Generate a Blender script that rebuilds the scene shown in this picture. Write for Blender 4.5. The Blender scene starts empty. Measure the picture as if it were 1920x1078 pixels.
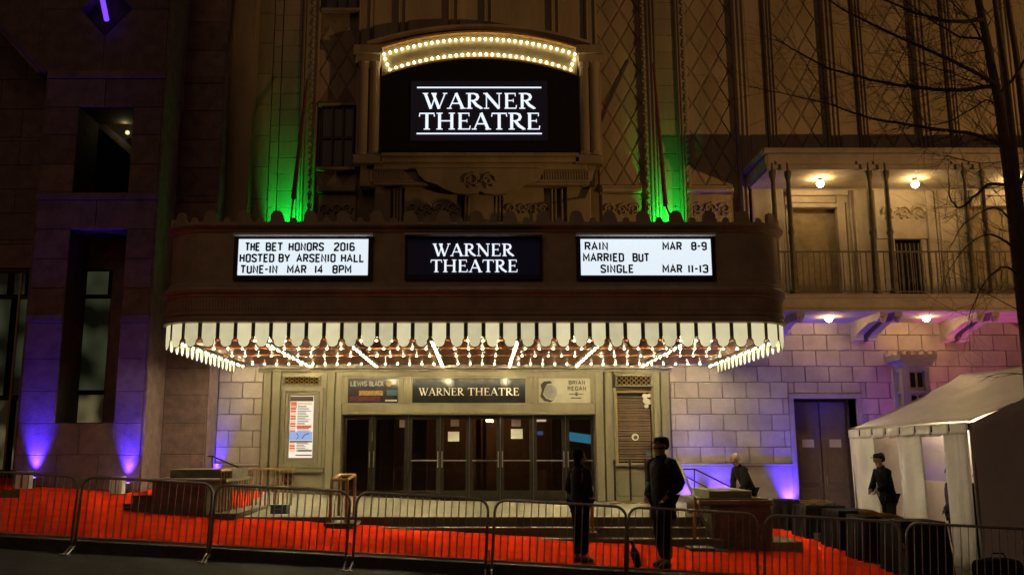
import bpy, bmesh, math, random
from math import sin, cos, pi, atan, radians, sqrt
from mathutils import Vector, Matrix
random.seed(7)
S = bpy.context.scene
COL = S.collection
# ------------------------------------------------------------------ camera
F, U0, V0, CZ = 1722.0, 900.0, 539.0, 1.67
T = atan(311 / 1722)
cam = bpy.data.cameras.new('camera'); camo = bpy.data.objects.new('camera', cam); COL.objects.link(camo)
camo.location = (0, 0, CZ); camo.rotation_euler = (pi / 2 + T, 0, 0)
cam.sensor_width = 36; cam.lens = F / 1920 * 36; cam.shift_x = 60 / 1920; cam.clip_end = 600; cam.clip_start = .1
S.camera = camo
# ------------------------------------------------------------------ world: a night sky faintly lit by the city
w = bpy.data.worlds.new('World'); S.world = w; w.use_nodes = True
nt = w.node_tree; bg = nt.nodes['Background']
bg.inputs[0].default_value = (1.0, .56, .36, 1); bg.inputs[1].default_value = .016
S.view_settings.view_transform = 'Standard'; S.view_settings.look = 'None'; S.view_settings.gamma = 1
S.view_settings.exposure = 0; S.view_settings.use_curve_mapping = False
S.cycles.use_denoising = True
S.cycles.max_bounces = 5; S.cycles.diffuse_bounces = 2; S.cycles.glossy_bounces = 3; S.cycles.transparent_max_bounces = 8
S.cycles.sample_clamp_indirect = 3
S.cycles.use_light_tree = True
S.cycles.caustics_reflective = False; S.cycles.caustics_refractive = False

def lamp(name, kind, loc, target, power, color, size=.1, angle=60, blend=.6):
    l = bpy.data.lights.new(name, kind); l.energy = power; l.color = color
    if kind == 'SPOT': l.spot_size = radians(angle); l.spot_blend = blend; l.shadow_soft_size = size
    if kind == 'SUN': l.angle = radians(angle)
    if kind == 'POINT': l.shadow_soft_size = size
    o = bpy.data.objects.new(name, l); COL.objects.link(o); o.location = loc
    o.rotation_euler = (Vector(target) - Vector(loc)).to_track_quat('-Z', 'Y').to_euler()
    return o
# soft amber glow of the street lamps behind the camera
lamp('city_glow', 'SUN', (-10, -20, 30), (0, 18, 4), .095, (1, .60, .38), angle=40)
# street lamp off to the right whose light throws the roof of the balcony on the wall
lamp('street_light', 'SPOT', (24, 6.5, 1.2), (9, 22.5, 12.5), 5600, (1, .55, .18), size=.12, angle=47, blend=.5)
PURPLE = (.055, .022, 1.0)
GREEN = (.0, 1.0, .08)
# ------------------------------------------------------------------ picture to place
def tt(v, Y): return Y / (cos(T) - (V0 - v) / F * sin(T))
def FX(u, v, Y): return (u - U0) / F * tt(v, Y)
def FZ(v, Y): return CZ + (sin(T) + (V0 - v) / F * cos(T)) * tt(v, Y)
def P(u, v, Y): return Vector((FX(u, v, Y), Y, FZ(v, Y)))
SA, SB, SC = .16, -.054, .038
def zs(x, y): return SA + SB * x + SC * (y - 13.5)
def zr(x): return SA - .15 + SB * x
def G(u, v):
    dx = (u - U0) / F; yc = (V0 - v) / F; dy = cos(T) - yc * sin(T); dz = sin(T) + yc * cos(T)
    t = (SA - 13.5 * SC - CZ) / (dz - SB * dx - SC * dy)
    return Vector((dx * t, dy * t, CZ + dz * t))
YW = 22.5      # theatre wall
YM = 16.8      # front of the marquee
# ------------------------------------------------------------------ materials
def mat(name, c, rough=.8, metal=0, var=.25, scale=6, bump=0, bscale=None, c2=None, spec=.3, detail=6, streak=False):
    m = bpy.data.materials.new(name); m.use_nodes = True; n = m.node_tree; b = n.nodes['Principled BSDF']
    b.inputs['Roughness'].default_value = rough; b.inputs['Metallic'].default_value = metal
    b.inputs['Specular IOR Level'].default_value = spec
    tc = n.nodes.new('ShaderNodeTexCoord'); g = n.nodes.new('ShaderNodeNewGeometry')
    mp = n.nodes.new('ShaderNodeMapping'); n.links.new(g.outputs['Position'], mp.inputs[0])
    if streak: mp.inputs['Scale'].default_value = (1, 1, .18)
    no = n.nodes.new('ShaderNodeTexNoise'); no.inputs['Scale'].default_value = scale; no.inputs['Detail'].default_value = detail
    no.inputs['Roughness'].default_value = .65
    n.links.new(mp.outputs[0], no.inputs['Vector'])
    r = n.nodes.new('ShaderNodeValToRGB'); r.color_ramp.elements[0].position = .3; r.color_ramp.elements[1].position = .7
    a = c2 or tuple(x * (1 - var) for x in c); bb = c if c2 else tuple(min(1, x * (1 + var)) for x in c)
    r.color_ramp.elements[0].color = (*a, 1); r.color_ramp.elements[1].color = (*bb, 1)
    n.links.new(no.outputs['Fac'], r.inputs[0])
    oi = n.nodes.new('ShaderNodeObjectInfo'); hv = n.nodes.new('ShaderNodeHueSaturation')
    mr = n.nodes.new('ShaderNodeMapRange'); mr.inputs[3].default_value = 1 - var * .45; mr.inputs[4].default_value = 1 + var * .45
    n.links.new(oi.outputs['Random'], mr.inputs[0]); n.links.new(mr.outputs[0], hv.inputs['Value']); n.links.new(r.outputs[0], hv.inputs['Color'])
    n.links.new(hv.outputs[0], b.inputs['Base Color'])
    if bump:
        n2 = n.nodes.new('ShaderNodeTexNoise'); n2.inputs['Scale'].default_value = bscale or scale * 6; n2.inputs['Detail'].default_value = 4
        n.links.new(g.outputs['Position'], n2.inputs['Vector'])
        bm_ = n.nodes.new('ShaderNodeBump'); bm_.inputs['Strength'].default_value = bump; bm_.inputs['Distance'].default_value = .02
        n.links.new(n2.outputs['Fac'], bm_.inputs['Height']); n.links.new(bm_.outputs[0], b.inputs['Normal'])
    return m
def emit(name, c, s, mixc=None):
    m = bpy.data.materials.new(name); m.use_nodes = True; b = m.node_tree.nodes['Principled BSDF']
    b.inputs['Base Color'].default_value = (*(mixc or (.02, .02, .02)), 1); b.inputs['Roughness'].default_value = .4
    b.inputs['Emission Color'].default_value = (*c, 1); b.inputs['Emission Strength'].default_value = s
    return m
def glassy(name, tint=(.8, .8, .8), gloss=.12, rough=.03):
    m = bpy.data.materials.new(name); m.use_nodes = True; n = m.node_tree; n.nodes.remove(n.nodes['Principled BSDF'])
    tr = n.nodes.new('ShaderNodeBsdfTransparent'); tr.inputs[0].default_value = (*tint, 1)
    gl = n.nodes.new('ShaderNodeBsdfGlossy'); gl.inputs['Roughness'].default_value = rough; gl.inputs[0].default_value = (.9, .9, .9, 1)
    mx = n.nodes.new('ShaderNodeMixShader'); mx.inputs[0].default_value = gloss
    n.links.new(tr.outputs[0], mx.inputs[1]); n.links.new(gl.outputs[0], mx.inputs[2]); n.links.new(mx.outputs[0], n.nodes['Material Output'].inputs[0])
    return m
M = {}
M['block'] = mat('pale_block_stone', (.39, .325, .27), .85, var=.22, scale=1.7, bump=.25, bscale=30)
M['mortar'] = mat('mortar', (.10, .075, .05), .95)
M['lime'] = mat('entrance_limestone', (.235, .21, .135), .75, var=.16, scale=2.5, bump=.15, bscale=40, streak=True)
M['terra'] = mat('upper_terracotta', (.37, .29, .19), .85, var=.26, scale=1.4, bump=.35, bscale=22, streak=True)
M['terra_dk'] = mat('terracotta_ground', (.27, .205, .13), .9, var=.3, scale=3, bump=.4, bscale=14)
M['granite'] = mat('rough_granite', (.23, .16, .15), .7, var=.34, scale=3.5, bump=.5, bscale=45, detail=10)
M['granite_dk'] = mat('granite_joint', (.07, .045, .04), .9)
M['bronze'] = mat('painted_bronze', (.44, .34, .215), .5, metal=.1, var=.2, scale=2.5, bump=.08, spec=.4)
M['bronze_dk'] = mat('dark_bronze', (.035, .022, .014), .4, metal=.5, spec=.4)
M['soffit'] = mat('lacquered_soffit', (.36, .14, .06), .40, metal=0, var=.3, scale=5, spec=.35)
M['brass'] = mat('worn_brass', (.45, .27, .09), .35, metal=.8)
M['carpet'] = mat('red_carpet', (.86, .046, .010), .95, var=.28, scale=1.6, bump=.9, bscale=14, detail=14, spec=.0)
M['asphalt'] = mat('asphalt', (.09, .08, .07), .8, var=.3, scale=2.2, bump=.9, bscale=70, detail=10)
M['curb'] = mat('granite_curb', (.10, .09, .085), .8, var=.3, bump=.3)
M['pave'] = mat('landing_stone', (.235, .215, .15), .7, var=.2, scale=3, bump=.2)
M['riser'] = mat('step_stone', (.30, .28, .2), .8, var=.25, scale=5, bump=.3)
M['planter'] = mat('brown_granite', (.19, .165, .12), .6, var=.4, scale=5, bump=.3)
M['steel'] = mat('galvanised_steel', (.36, .33, .30), .42, metal=.75, var=.2, scale=20)
M['black'] = mat('black_cloth', (.012, .011, .013), .95, var=.4, scale=20, bump=.3)
M['blackplas'] = mat('black_plastic', (.02, .02, .022), .35, spec=.5)
M['tent'] = mat('tent_vinyl', (.76, .71, .68), .5, var=.1, scale=2, bump=.9, bscale=4, spec=.4)
M['clear'] = glassy('clear_vinyl', (.9, .9, .92), .18, .15)
M['bark'] = mat('bark', (.13, .085, .06), .9, var=.3, scale=12, bump=.6)
M['white'] = mat('white_paint', (.75, .73, .68), .6, var=.05)
M['paper'] = mat('paper', (.78, .74, .66), .9, var=.04)
M['paper_dk'] = mat('tinted_paper', (.20, .15, .12), .9, var=.04)
M['iron'] = mat('painted_iron', (.17, .14, .10), .55, metal=.3)
M['dkwood'] = mat('dark_brown_wood', (.13, .07, .035), .5, var=.3, scale=4, streak=True)
M['doorpaint'] = mat('door_paint', (.22, .16, .13), .6, var=.12)
M['doorframe'] = mat('door_bronze', (.03, .025, .018), .38, metal=.5, spec=.5)
M['glass'] = glassy('door_glass', (.62, .60, .55), .07, .04)
M['darkglass'] = mat('unlit_glass', (.008, .008, .01), .15, spec=.35, var=0)
M['screen'] = emit('led_screen', (.05, .06, .25), .014, (.008, .008, .012))
M['ledwhite'] = emit('led_white', (.80, .86, 1.0), 1.15)
M['flatblack'] = mat('flat_black', (.01, .008, .007), .9)
M['board'] = emit('lit_letter_board', (.80, .91, 1.0), .95, (.8, .8, .8))
M['ink'] = mat('letter_black', (.012, .014, .03), .5, var=0)
M['bulb'] = emit('lit_bulb', (1, .83, .47), 105)
_n = M['bulb'].node_tree; _g = _n.nodes.new('ShaderNodeNewGeometry'); _s = _n.nodes.new('ShaderNodeSeparateXYZ'); _r = _n.nodes.new('ShaderNodeMapRange')   # downward light put into the emission by surface normal; bulbs are plain spheres
_r.interpolation_type = 'SMOOTHSTEP'; _r.inputs[1].default_value = -.5; _r.inputs[2].default_value = -1; _r.inputs[3].default_value = 9; _r.inputs[4].default_value = 1250
_n.links.new(_g.outputs['True Normal'], _s.inputs[0]); _n.links.new(_s.outputs['Z'], _r.inputs[0]); _n.links.new(_r.outputs[0], _n.nodes['Principled BSDF'].inputs['Emission Strength'])
M['bulb2'] = emit('lit_arch_bulb', (1, .84, .46), 19)
M['milk'] = emit('milk_glass', (1.0, .90, .53), .50, (.40, .37, .22))
_n = M['milk'].node_tree; _o = _n.nodes.new('ShaderNodeObjectInfo'); _g = _n.nodes.new('ShaderNodeNewGeometry'); _t = _n.nodes.new('ShaderNodeTexNoise'); _t.inputs['Scale'].default_value = 7; _t.inputs['Detail'].default_value = 6
_m = _n.nodes.new('ShaderNodeMath'); _m.operation = 'ADD'; _r = _n.nodes.new('ShaderNodeMapRange'); _r.inputs[1].default_value = .3; _r.inputs[2].default_value = 1.8; _r.inputs[3].default_value = .46; _r.inputs[4].default_value = .78
_n.links.new(_g.outputs['Position'], _t.inputs['Vector']); _n.links.new(_t.outputs['Fac'], _m.inputs[0]); _n.links.new(_o.outputs['Random'], _m.inputs[1]); _n.links.new(_m.outputs[0], _r.inputs[0]); _n.links.new(_r.outputs[0], _n.nodes['Principled BSDF'].inputs['Emission Strength'])
M['globe'] = emit('glass_globe_lamp', (1, .69, .28), 120)
M['rope'] = mat('straw_rope', (.42, .28, .12), .9)
M['strap'] = mat('red_strap', (.20, .06, .035), .8)
M['skin'] = mat('skin', (.32, .17, .11), .6, var=.05)
M['navy'] = mat('navy_coat', (.014, .014, .022), .8, var=.5, scale=7, bump=1.0, bscale=9)
M['darkcoat'] = mat('dark_coat', (.006, .006, .008), .95, spec=.1)
M['purple'] = mat('purple_coat', (.10, .05, .14), .9)
M['greyhair'] = mat('grey_hair', (.40, .30, .20), .9, var=.3, scale=60, bump=.6)
M['darkhair'] = mat('dark_hair', (.010, .008, .007), .9, bump=.5)
M['yellow'] = mat('yellow_sign', (.40, .26, .07), .7)
M['boxgrey'] = mat('grey_box', (.10, .11, .12), .6)
M['boxtan'] = mat('tan_box', (.25, .18, .08), .8)
M['purplelens'] = emit('purple_lens', (.25, .08, 1), 14)
M['greenlens'] = emit('green_lens', (.1, 1, .15), 5)
M['tube'] = emit('purple_tube', (.20, .06, 1), 1.3)
M['lobby'] = mat('lobby_wall', (.19, .10, .05), .7, var=.3, scale=2, streak=True)
M['greenglow'] = emit('painted_room_glow', (.30, .40, .22), .045, (.03, .03, .03))
def roomglow(name, c, s_, sc):  # patchy noise emission that paints a dimly lit interior
    m = emit(name, c, s_, (.03, .03, .03)); n = m.node_tree; g = n.nodes.new('ShaderNodeNewGeometry'); no = n.nodes.new('ShaderNodeTexNoise'); no.inputs['Scale'].default_value = sc; no.inputs['Detail'].default_value = 1
    r = n.nodes.new('ShaderNodeMapRange'); r.inputs[1].default_value = .42; r.inputs[2].default_value = .66; r.inputs[3].default_value = s_ * .12; r.inputs[4].default_value = s_ * 1.6
    n.links.new(g.outputs['Position'], no.inputs['Vector']); n.links.new(no.outputs['Fac'], r.inputs[0]); n.links.new(r.outputs[0], n.nodes['Principled BSDF'].inputs['Emission Strength']); return m
M['greenglow'] = roomglow('painted_room_glow', (.34, .40, .20), .05, 1.1)
M['amberglow'] = roomglow('painted_amber_glow', (.75, .6, .28), .10, 1.5)
M['cyan'] = emit('cyan_screen', (.07, .42, .75), .9)
M['warmlit'] = emit('warm_lit_panel', (1, .85, .62), 1.6)
M['bluelit'] = emit('blue_screen', (.12, .25, .8), .7)
M['barklit'] = M['bark']
# ------------------------------------------------------------------ mesh builder
class MB:
    def __init__(s): s.v = []; s.f = []; s.m = []; s.mi = 0
    def add(s, vs, fs):
        b = len(s.v); s.v += [tuple(p) for p in vs]; s.f += [tuple(i + b for i in f) for f in fs]; s.m += [s.mi] * len(fs); return s
    def box(s, x0, x1, y0, y1, z0, z1):
        if x0 > x1: x0, x1 = x1, x0
        if y0 > y1: y0, y1 = y1, y0
        if z0 > z1: z0, z1 = z1, z0
        return s.add([(x0, y0, z0), (x1, y0, z0), (x1, y1, z0), (x0, y1, z0), (x0, y0, z1), (x1, y0, z1), (x1, y1, z1), (x0, y1, z1)],
                     [(0, 3, 2, 1), (4, 5, 6, 7), (0, 1, 5, 4), (1, 2, 6, 5), (2, 3, 7, 6), (3, 0, 4, 7)])
    def bbox(s, x0, x1, y0, y1, z0, z1, b=.01):
        # box whose front (low y) edges are chamfered
        if x0 > x1: x0, x1 = x1, x0
        if z0 > z1: z0, z1 = z1, z0
        v = [(x0, y1, z0), (x1, y1, z0), (x1, y1, z1), (x0, y1, z1), (x0, y0 + b, z0), (x1, y0 + b, z0), (x1, y0 + b, z1), (x0, y0 + b, z1),
             (x0 + b, y0, z0 + b), (x1 - b, y0, z0 + b), (x1 - b, y0, z1 - b), (x0 + b, y0, z1 - b)]
        f = [(0, 3, 2, 1), (8, 9, 10, 11)]
        for k in range(4):
            q = (k + 1) % 4; f += [(k, q, 4 + q, 4 + k), (4 + k, 4 + q, 8 + q, 8 + k)]
        return s.add(v, f)
    def prism(s, poly, y0, y1):          # poly of (x,z), extruded along y
        n = len(poly); a = sum(poly[i][0] * poly[(i + 1) % n][1] - poly[(i + 1) % n][0] * poly[i][1] for i in range(n))
        if a < 0: poly = poly[::-1]
        v = [(x, y0, z) for x, z in poly] + [(x, y1, z) for x, z in poly]
        f = [tuple(range(n)), tuple(range(2 * n - 1, n - 1, -1))] + [(i, i + n, (i + 1) % n + n, (i + 1) % n) for i in range(n)]
        return s.add(v, f)
    def prismz(s, poly, z0, z1):
        n = len(poly); a = sum(poly[i][0] * poly[(i + 1) % n][1] - poly[(i + 1) % n][0] * poly[i][1] for i in range(n))
        if a < 0: poly = poly[::-1]
        v = [(x, y, z0) for x, y in poly] + [(x, y, z1) for x, y in poly]
        f = [tuple(range(n - 1, -1, -1)), tuple(range(n, 2 * n))] + [(i, (i + 1) % n, (i + 1) % n + n, i + n) for i in range(n)]
        return s.add(v, f)
    def tube(s, pts, r, n=8, cap=True):
        pts = [Vector(p) for p in pts]; R = r if isinstance(r, (list, tuple)) else [r] * len(pts); vs = []; fs = []
        ref = None
        for i, p in enumerate(pts):
            d = (pts[min(i + 1, len(pts) - 1)] - pts[max(i - 1, 0)])
            d = d.normalized() if d.length > 1e-9 else Vector((0, 0, 1))
            if ref is None: ref = Vector((0, 0, 1)) if abs(d.z) < .9 else Vector((1, 0, 0))
            a = d.cross(ref);
            if a.length < 1e-4: a = d.cross(Vector((0, 1, 0.01)))
            a.normalize(); b = d.cross(a); ref = a.cross(d)
            for k in range(n):
                q = 2 * pi * k / n; vs.append(p + (a * cos(q) + b * sin(q)) * R[i])
        for i in range(len(pts) - 1):
            for k in range(n): fs.append((i * n + k, i * n + (k + 1) % n, (i + 1) * n + (k + 1) % n, (i + 1) * n + k))
        if cap: fs += [tuple(range(n - 1, -1, -1)), tuple(range((len(pts) - 1) * n, len(pts) * n))]
        return s.add(vs, fs)
    def lathe(s, c, prof, n=16):
        vs = []; fs = []
        for r, z in prof:
            for k in range(n): vs.append((c[0] + r * cos(2 * pi * k / n), c[1] + r * sin(2 * pi * k / n), c[2] + z))
        for i in range(len(prof) - 1):
            for k in range(n): fs.append((i * n + k, i * n + (k + 1) % n, (i + 1) * n + (k + 1) % n, (i + 1) * n + k))
        fs += [tuple(range(n - 1, -1, -1)), tuple(range((len(prof) - 1) * n, len(prof) * n))]
        return s.add(vs, fs)
    def disc(s, x, z, r, y0, y1, n=18):
        return s.prism([(x + r * cos(2 * pi * k / n), z + r * sin(2 * pi * k / n)) for k in range(n)], y0, y1)
    def build(s, name, material, parent=None, smooth=False, stuff=False, origin=None):
        xs = [p[0] for p in s.v]; ys = [p[1] for p in s.v]; zz = [p[2] for p in s.v]
        c = Vector(origin) if origin is not None else Vector(((min(xs) + max(xs)) / 2, (min(ys) + max(ys)) / 2, min(zz)))
        me = bpy.data.meshes.new(name); me.from_pydata([(x - c.x, y - c.y, z - c.z) for x, y, z in s.v], [], s.f)
        mats = material if isinstance(material, (list, tuple)) else [material]
        for m_ in mats: me.materials.append(m_)
        if len(mats) > 1: me.polygons.foreach_set('material_index', s.m)
        if smooth: me.polygons.foreach_set('use_smooth', [True] * len(me.polygons))
        me.update()
        o = bpy.data.objects.new(name, me); link(o, c, parent)
        if stuff: o['kind'] = 'stuff'
        return o
WL = {}
def link(o, loc, parent=None):
    COL.objects.link(o); o.location = loc; WL[o.name] = Vector(loc)
    if parent is not None:
        o.parent = parent; o.matrix_parent_inverse = Matrix.Translation(-WL[parent.name])
    return o
def inst(name, src, loc, parent=None, rotz=0, scale=None):      # object sharing mesh data
    o = bpy.data.objects.new(name, src.data if hasattr(src, 'data') else src); link(o, Vector(loc), parent)
    if rotz: o.rotation_euler.z = rotz
    if scale: o.scale = scale
    return o
def tag(o, label, cat, group=None):
    o['label'] = label; o['category'] = cat
    if group: o['group'] = group
    return o
def thing(name, label, cat, loc=(0, 0, 0), group=None):
    o = bpy.data.objects.new(name, None); o.empty_display_size = .2; link(o, Vector(loc)); return tag(o, label, cat, group)
def struct(o): o['kind'] = 'structure'; return o
def children(o): return [c for c in bpy.data.objects if c.parent == o]
KIDS = {}
def copy_tree(src, parent=None, loc=None, rot=None):
    if not KIDS:
        pass
    c = src.copy(); COL.objects.link(c)
    if parent is not None: c.parent = parent
    if loc is not None: c.location = loc; WL[c.name] = Vector(loc)
    if rot is not None: c.rotation_euler = rot
    for ch in children(src): copy_tree(ch, c)
    return c
def fb(u0, u1, v0, v1, Y, d, mb=None, vr=None, bev=0):     # box standing on the plane Y, seen between these picture edges
    vr = vr if vr is not None else (v0 + v1) / 2
    mb = mb or MB(); a = (FX(u0, vr, Y), FX(u1, vr, Y), Y, Y + d, FZ(v1, Y), FZ(v0, Y))
    return mb.bbox(*a, b=bev) if bev else mb.box(*a)

# ------------------------------------------------------------------ ground
def sheet(name, m, x0, x1, y0, y1, zf, dz=0, nx=2, ny=2, thick=0):
    mb = MB(); vs = []
    for j in range(ny):
        for i in range(nx):
            x = x0 + (x1 - x0) * i / (nx - 1); y = y0 + (y1 - y0) * j / (ny - 1); vs.append((x, y, zf(x, y) + dz))
    fs = [(j * nx + i, j * nx + i + 1, (j + 1) * nx + i + 1, (j + 1) * nx + i) for j in range(ny - 1) for i in range(nx - 1)]
    mb.add(vs, fs)
    return mb.build(name, m)
struct(sheet('ground', M['asphalt'], -400, 400, -400, 400, lambda x, y: -6))
struct(sheet('road', M['asphalt'], -70, 70, -60, 13.34, lambda x, y: zr(x)))
struct(sheet('sidewalk', M['pave'], -70, 70, 13.5, 24, zs))
mb = MB(); x0, x1 = -70, 70
ce = 13.34
kerb_t = MB()
for i in range(70):      # kerb stones
    xa = -26 + i * .9; xb = xa + .885
    k = MB(); k.add([(xa, ce, zr(xa) - .1), (xb, ce, zr(xb) - .1), (xb, 13.5, zr(xb) - .1), (xa, 13.5, zr(xa) - .1),
                     (xa, ce, zs(xa, 13.5)), (xb, ce, zs(xb, 13.5)), (xb, 13.5, zs(xb, 13.5)), (xa, 13.5, zs(xa, 13.5))],
                    [(0, 3, 2, 1), (4, 5, 6, 7), (0, 1, 5, 4), (1, 2, 6, 5), (2, 3, 7, 6), (3, 0, 4, 7)])
    if i == 0:
        kerb = struct(thing('kerb', '', '', (0, 13.4, 0))); del kerb['label']; del kerb['category']
        MB().add([(-70, ce + .01, zr(-70) - .2), (70, ce + .01, zr(70) - .2), (70, ce + .01, zs(70, 13.5) - .012), (-70, ce + .01, zs(-70, 13.5) - .012),
                  (70, 13.5, zs(70, 13.5) - .012), (-70, 13.5, zs(-70, 13.5) - .012)], [(0, 1, 2, 3), (3, 2, 4, 5)]).build('kerb_bed', M['mortar'], kerb)
    k.build('kerb_stone', M['curb'], kerb)
# red carpet: follows the sloping pavement, with a slightly wavy surface
cp = [G(u, v) for u, v in ((1452, 994), (1500, 1002), (1560, 1022), (1620, 1047), (1700, 1080))]
mb = MB(); nx, ny = 150, 40; idx = {}
def cxr(y):   # right border of the carpet
    for a, b in zip(cp[:-1], cp[1:]):
        if b.y <= y <= a.y: return a.x + (b.x - a.x) * (a.y - y) / (a.y - b.y)
    return cp[0].x if y > cp[0].y else cp[-1].x
for j in range(ny + 1):
    y = 13.52 + (22.2 - 13.52) * j / ny; xr = cxr(y) + .25
    for i in range(nx + 1):
        x = -16 + (xr + 16) * i / nx
        mb.v.append((x, y, zs(x, y) + .012 + .007 * sin(x * 3.1 + y * 1.3) * sin(y * 2.7 - x * .6) + .004 * sin(x * 9.3 - y * 4.1)))
for j in range(ny):
    for i in range(nx):
        a = j * (nx + 1) + i
        if mb.v[a][1] > 16.98 and mb.v[a][0] > -4.55 + .12 * (mb.v[a][1] - 17) * -1 and mb.v[a][0] < 4.9: continue
        mb.f.append((a, a + 1, a + nx + 2, a + nx + 1)); mb.m.append(0)
carpet = mb.build('red_carpet', M['carpet'], smooth=True)
tag(carpet, 'long red carpet laid over the sloping pavement in front of the theatre', 'carpet')
# landing and steps
ZL = .545
steps = struct(thing('entrance_steps', '', '', (0, 17, 0))); del steps['label']; del steps['category']
MB().box(-5.0, 4.75, 17.0, 23.0, -.6, ZL).build('landing', M['pave'], steps)
for y, z in ((16.66, ZL - .16), (16.32, ZL - .32), (15.98, ZL - .48)):
    mb = MB().box(-2.75, 4.2, y + .03, y + .36, -.9, z - .04); mb.box(-2.75, 4.2, y, y + .34, z - .04, z)
    mb.build('step', M['riser'], steps)
MB().box(-2.8, 4.25, 16.97, 17.0, ZL - .04, ZL + .003).build('step_nosing', M['pave'], steps)

# ------------------------------------------------------------------ LEFT BUILDING (granite)
LB = thing('granite_building', 'dark modern granite building with square openings at the left of the theatre', 'building', (-9, 21, 0))
YT, YR = 20.5, 21.7
def slabs(u0, u1, v0, v1, Y, d, nc, vlines, vr, offs=None):
    xs = [FX(u0, vr, Y) + (FX(u1, vr, Y) - FX(u0, vr, Y)) * i / nc for i in range(nc + 1)]
    zz = [FZ(v, Y) for v in [v0] + vlines + [v1]]
    for a, b in zip(zz[:-1], zz[1:]):
        for i in range(nc):
            MB().bbox(xs[i] + .006, xs[i + 1] - .006, Y, Y + d, b + .006, a - .006, b=.006).build('granite_slab', M['granite'], LB)
XTL, XTR = FX(60, 500, YT), FX(285, 500, YT)
ax0, ax1, az0, az1 = FX(140, 280, YT), FX(245, 280, YT), FZ(361, YT), FZ(201, YT)
bx0, bx1, bz0, bz1 = FX(118, 600, YT), FX(226, 600, YT), FZ(793, YT), FZ(430, YT)
ax0 = min(ax0, bx0); ax0 = FX(142, 280, YT)
ZT = 16
# backing masonry (dark joints), 4 cm behind the slabs
wb = MB(); yb0, yb1 = YT + .04, YT + 1.15
wb.box(XTL, min(ax0, bx0), yb0, yb1, -1, FZ(136, YT)); wb.box(max(ax1, bx1), XTR, yb0, yb1, -1, FZ(136, YT))
wb.box(min(ax0, bx0), max(ax1, bx1), yb0, yb1, az1, FZ(136, YT)); wb.box(min(ax0, bx0), max(ax1, bx1), yb0, yb1, bz1, az0); wb.box(min(ax0, bx0), max(ax1, bx1), yb0, yb1, -1, bz0)
wb.build('wall', M['granite_dk'], LB)
dx, dz_ = FX(200, 20, YT), FZ(18, YT)
def opening_row(z_top, z_bot, ox0, ox1, cuts):
    zc = [z_top] + cuts + [z_bot]
    for a, b in zip(zc[:-1], zc[1:]):
        for p, q in ((XTL, ox0), (ox1, XTR)):
            MB().bbox(p + .006, q - .006, YT, YT + .05, b + .006, a - .006, b=.006).build('granite_slab', M['granite'], LB)
def full_row(z_top, z_bot, n, xa=None, xb=None, Y=YT, off=0):
    xa = XTL if xa is None else xa; xb = XTR if xb is None else xb
    for i in range(n):
        p = xa + (xb - xa) * i / n; q = xa + (xb - xa) * (i + 1) / n
        MB().bbox(p + .006, q - .006, Y, Y + .05, z_bot + .006, z_top - .006, b=.006).build('granite_slab', M['granite'], LB)
zq = lambda v: FZ(v, YT)
full_row(zq(148), az1, 2)
opening_row(az1, az0, ax0, ax1, [zq(253), zq(308)])
full_row(zq(375), bz1, 2)
opening_row(bz1, bz0, bx0, bx1, [zq(485), zq(540), zq(590), zq(605), zq(672), zq(733)])
full_row(bz0, zq(852), 2); full_row(zq(852), zq(940), 3)
for v0, v1 in ((135, 147), (362, 374), (590, 604)):      # string courses
    MB().box(XTL - .02, XTR + .02 if v0 < 500 else ax0, YT - .03, YT + .06, zq(v1), zq(v0)).build('string_course', M['granite'], LB)
MB().box(bx1, XTR + .02, YT - .03, YT + .06, zq(604), zq(590)).build('string_course', M['granite'], LB)
# tower sides
MB().box(XTR, XTR + .05, YT + .02, YR, -1, ZT).build('side_wall', M['granite'], LB)
MB().box(XTL - .05, XTL, YT + .02, 22.6, -1, zq(140)).build('side_wall', M['granite'], LB)
# upper wall with the diamond niche and the slanting lower edge
za = zq(135); hw, hh = .62, .70
cx, cz = dx, dz_
xl, xrr = FX(-200, 100, YT), XTR
for sx in (-1, 1):
    for sz in (-1, 1):
        X = xrr if sx > 0 else XTL - .3; Z = ZT if sz > 0 else za
        MB().prism([(cx + sx * .006, cz + sz * hh), (cx + sx * .006, Z - sz * .006), (X - sx * .006, Z - sz * .006), (X - sx * .006, cz + sz * .006), (cx + sx * hw, cz + sz * .006)], YT, YT + .3).build('granite_slab', M['granite'], LB)
for k in range(4):
    a = [(cx, cz + hh), (cx + hw, cz), (cx, cz - hh), (cx - hw, cz)]; p, q = a[k], a[(k + 1) % 4]
MB().prism([(cx, cz + hh + .1), (cx + hw + .1, cz), (cx, cz - hh - .1), (cx - hw - .1, cz)], YT + .31, YT + .5).build('niche_back', M['granite_dk'], LB)
MB().tube([P(186, -30, YT + .12), P(200, 38, YT - .02)], .06, 10).build('niche_tube_lamp', M['tube'], LB)
for a, b in (((85, 137), (-140, -100)),):
    p0 = P(a[0], a[1], YT); p1 = P(b[0], b[1], YT)
    MB().prism([(XTL - .3, p0.z), (XTL - .3, ZT), (p1.x, ZT), (p1.x, p1.z)], YT, YT + .8).build('slanting_wall', M['granite'], LB)
    MB().tube([(p0.x, YT - .03, p0.z), (p1.x, YT - .03, p1.z)], .04, 6).build('slanting_edge', M['granite'], LB)
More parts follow.
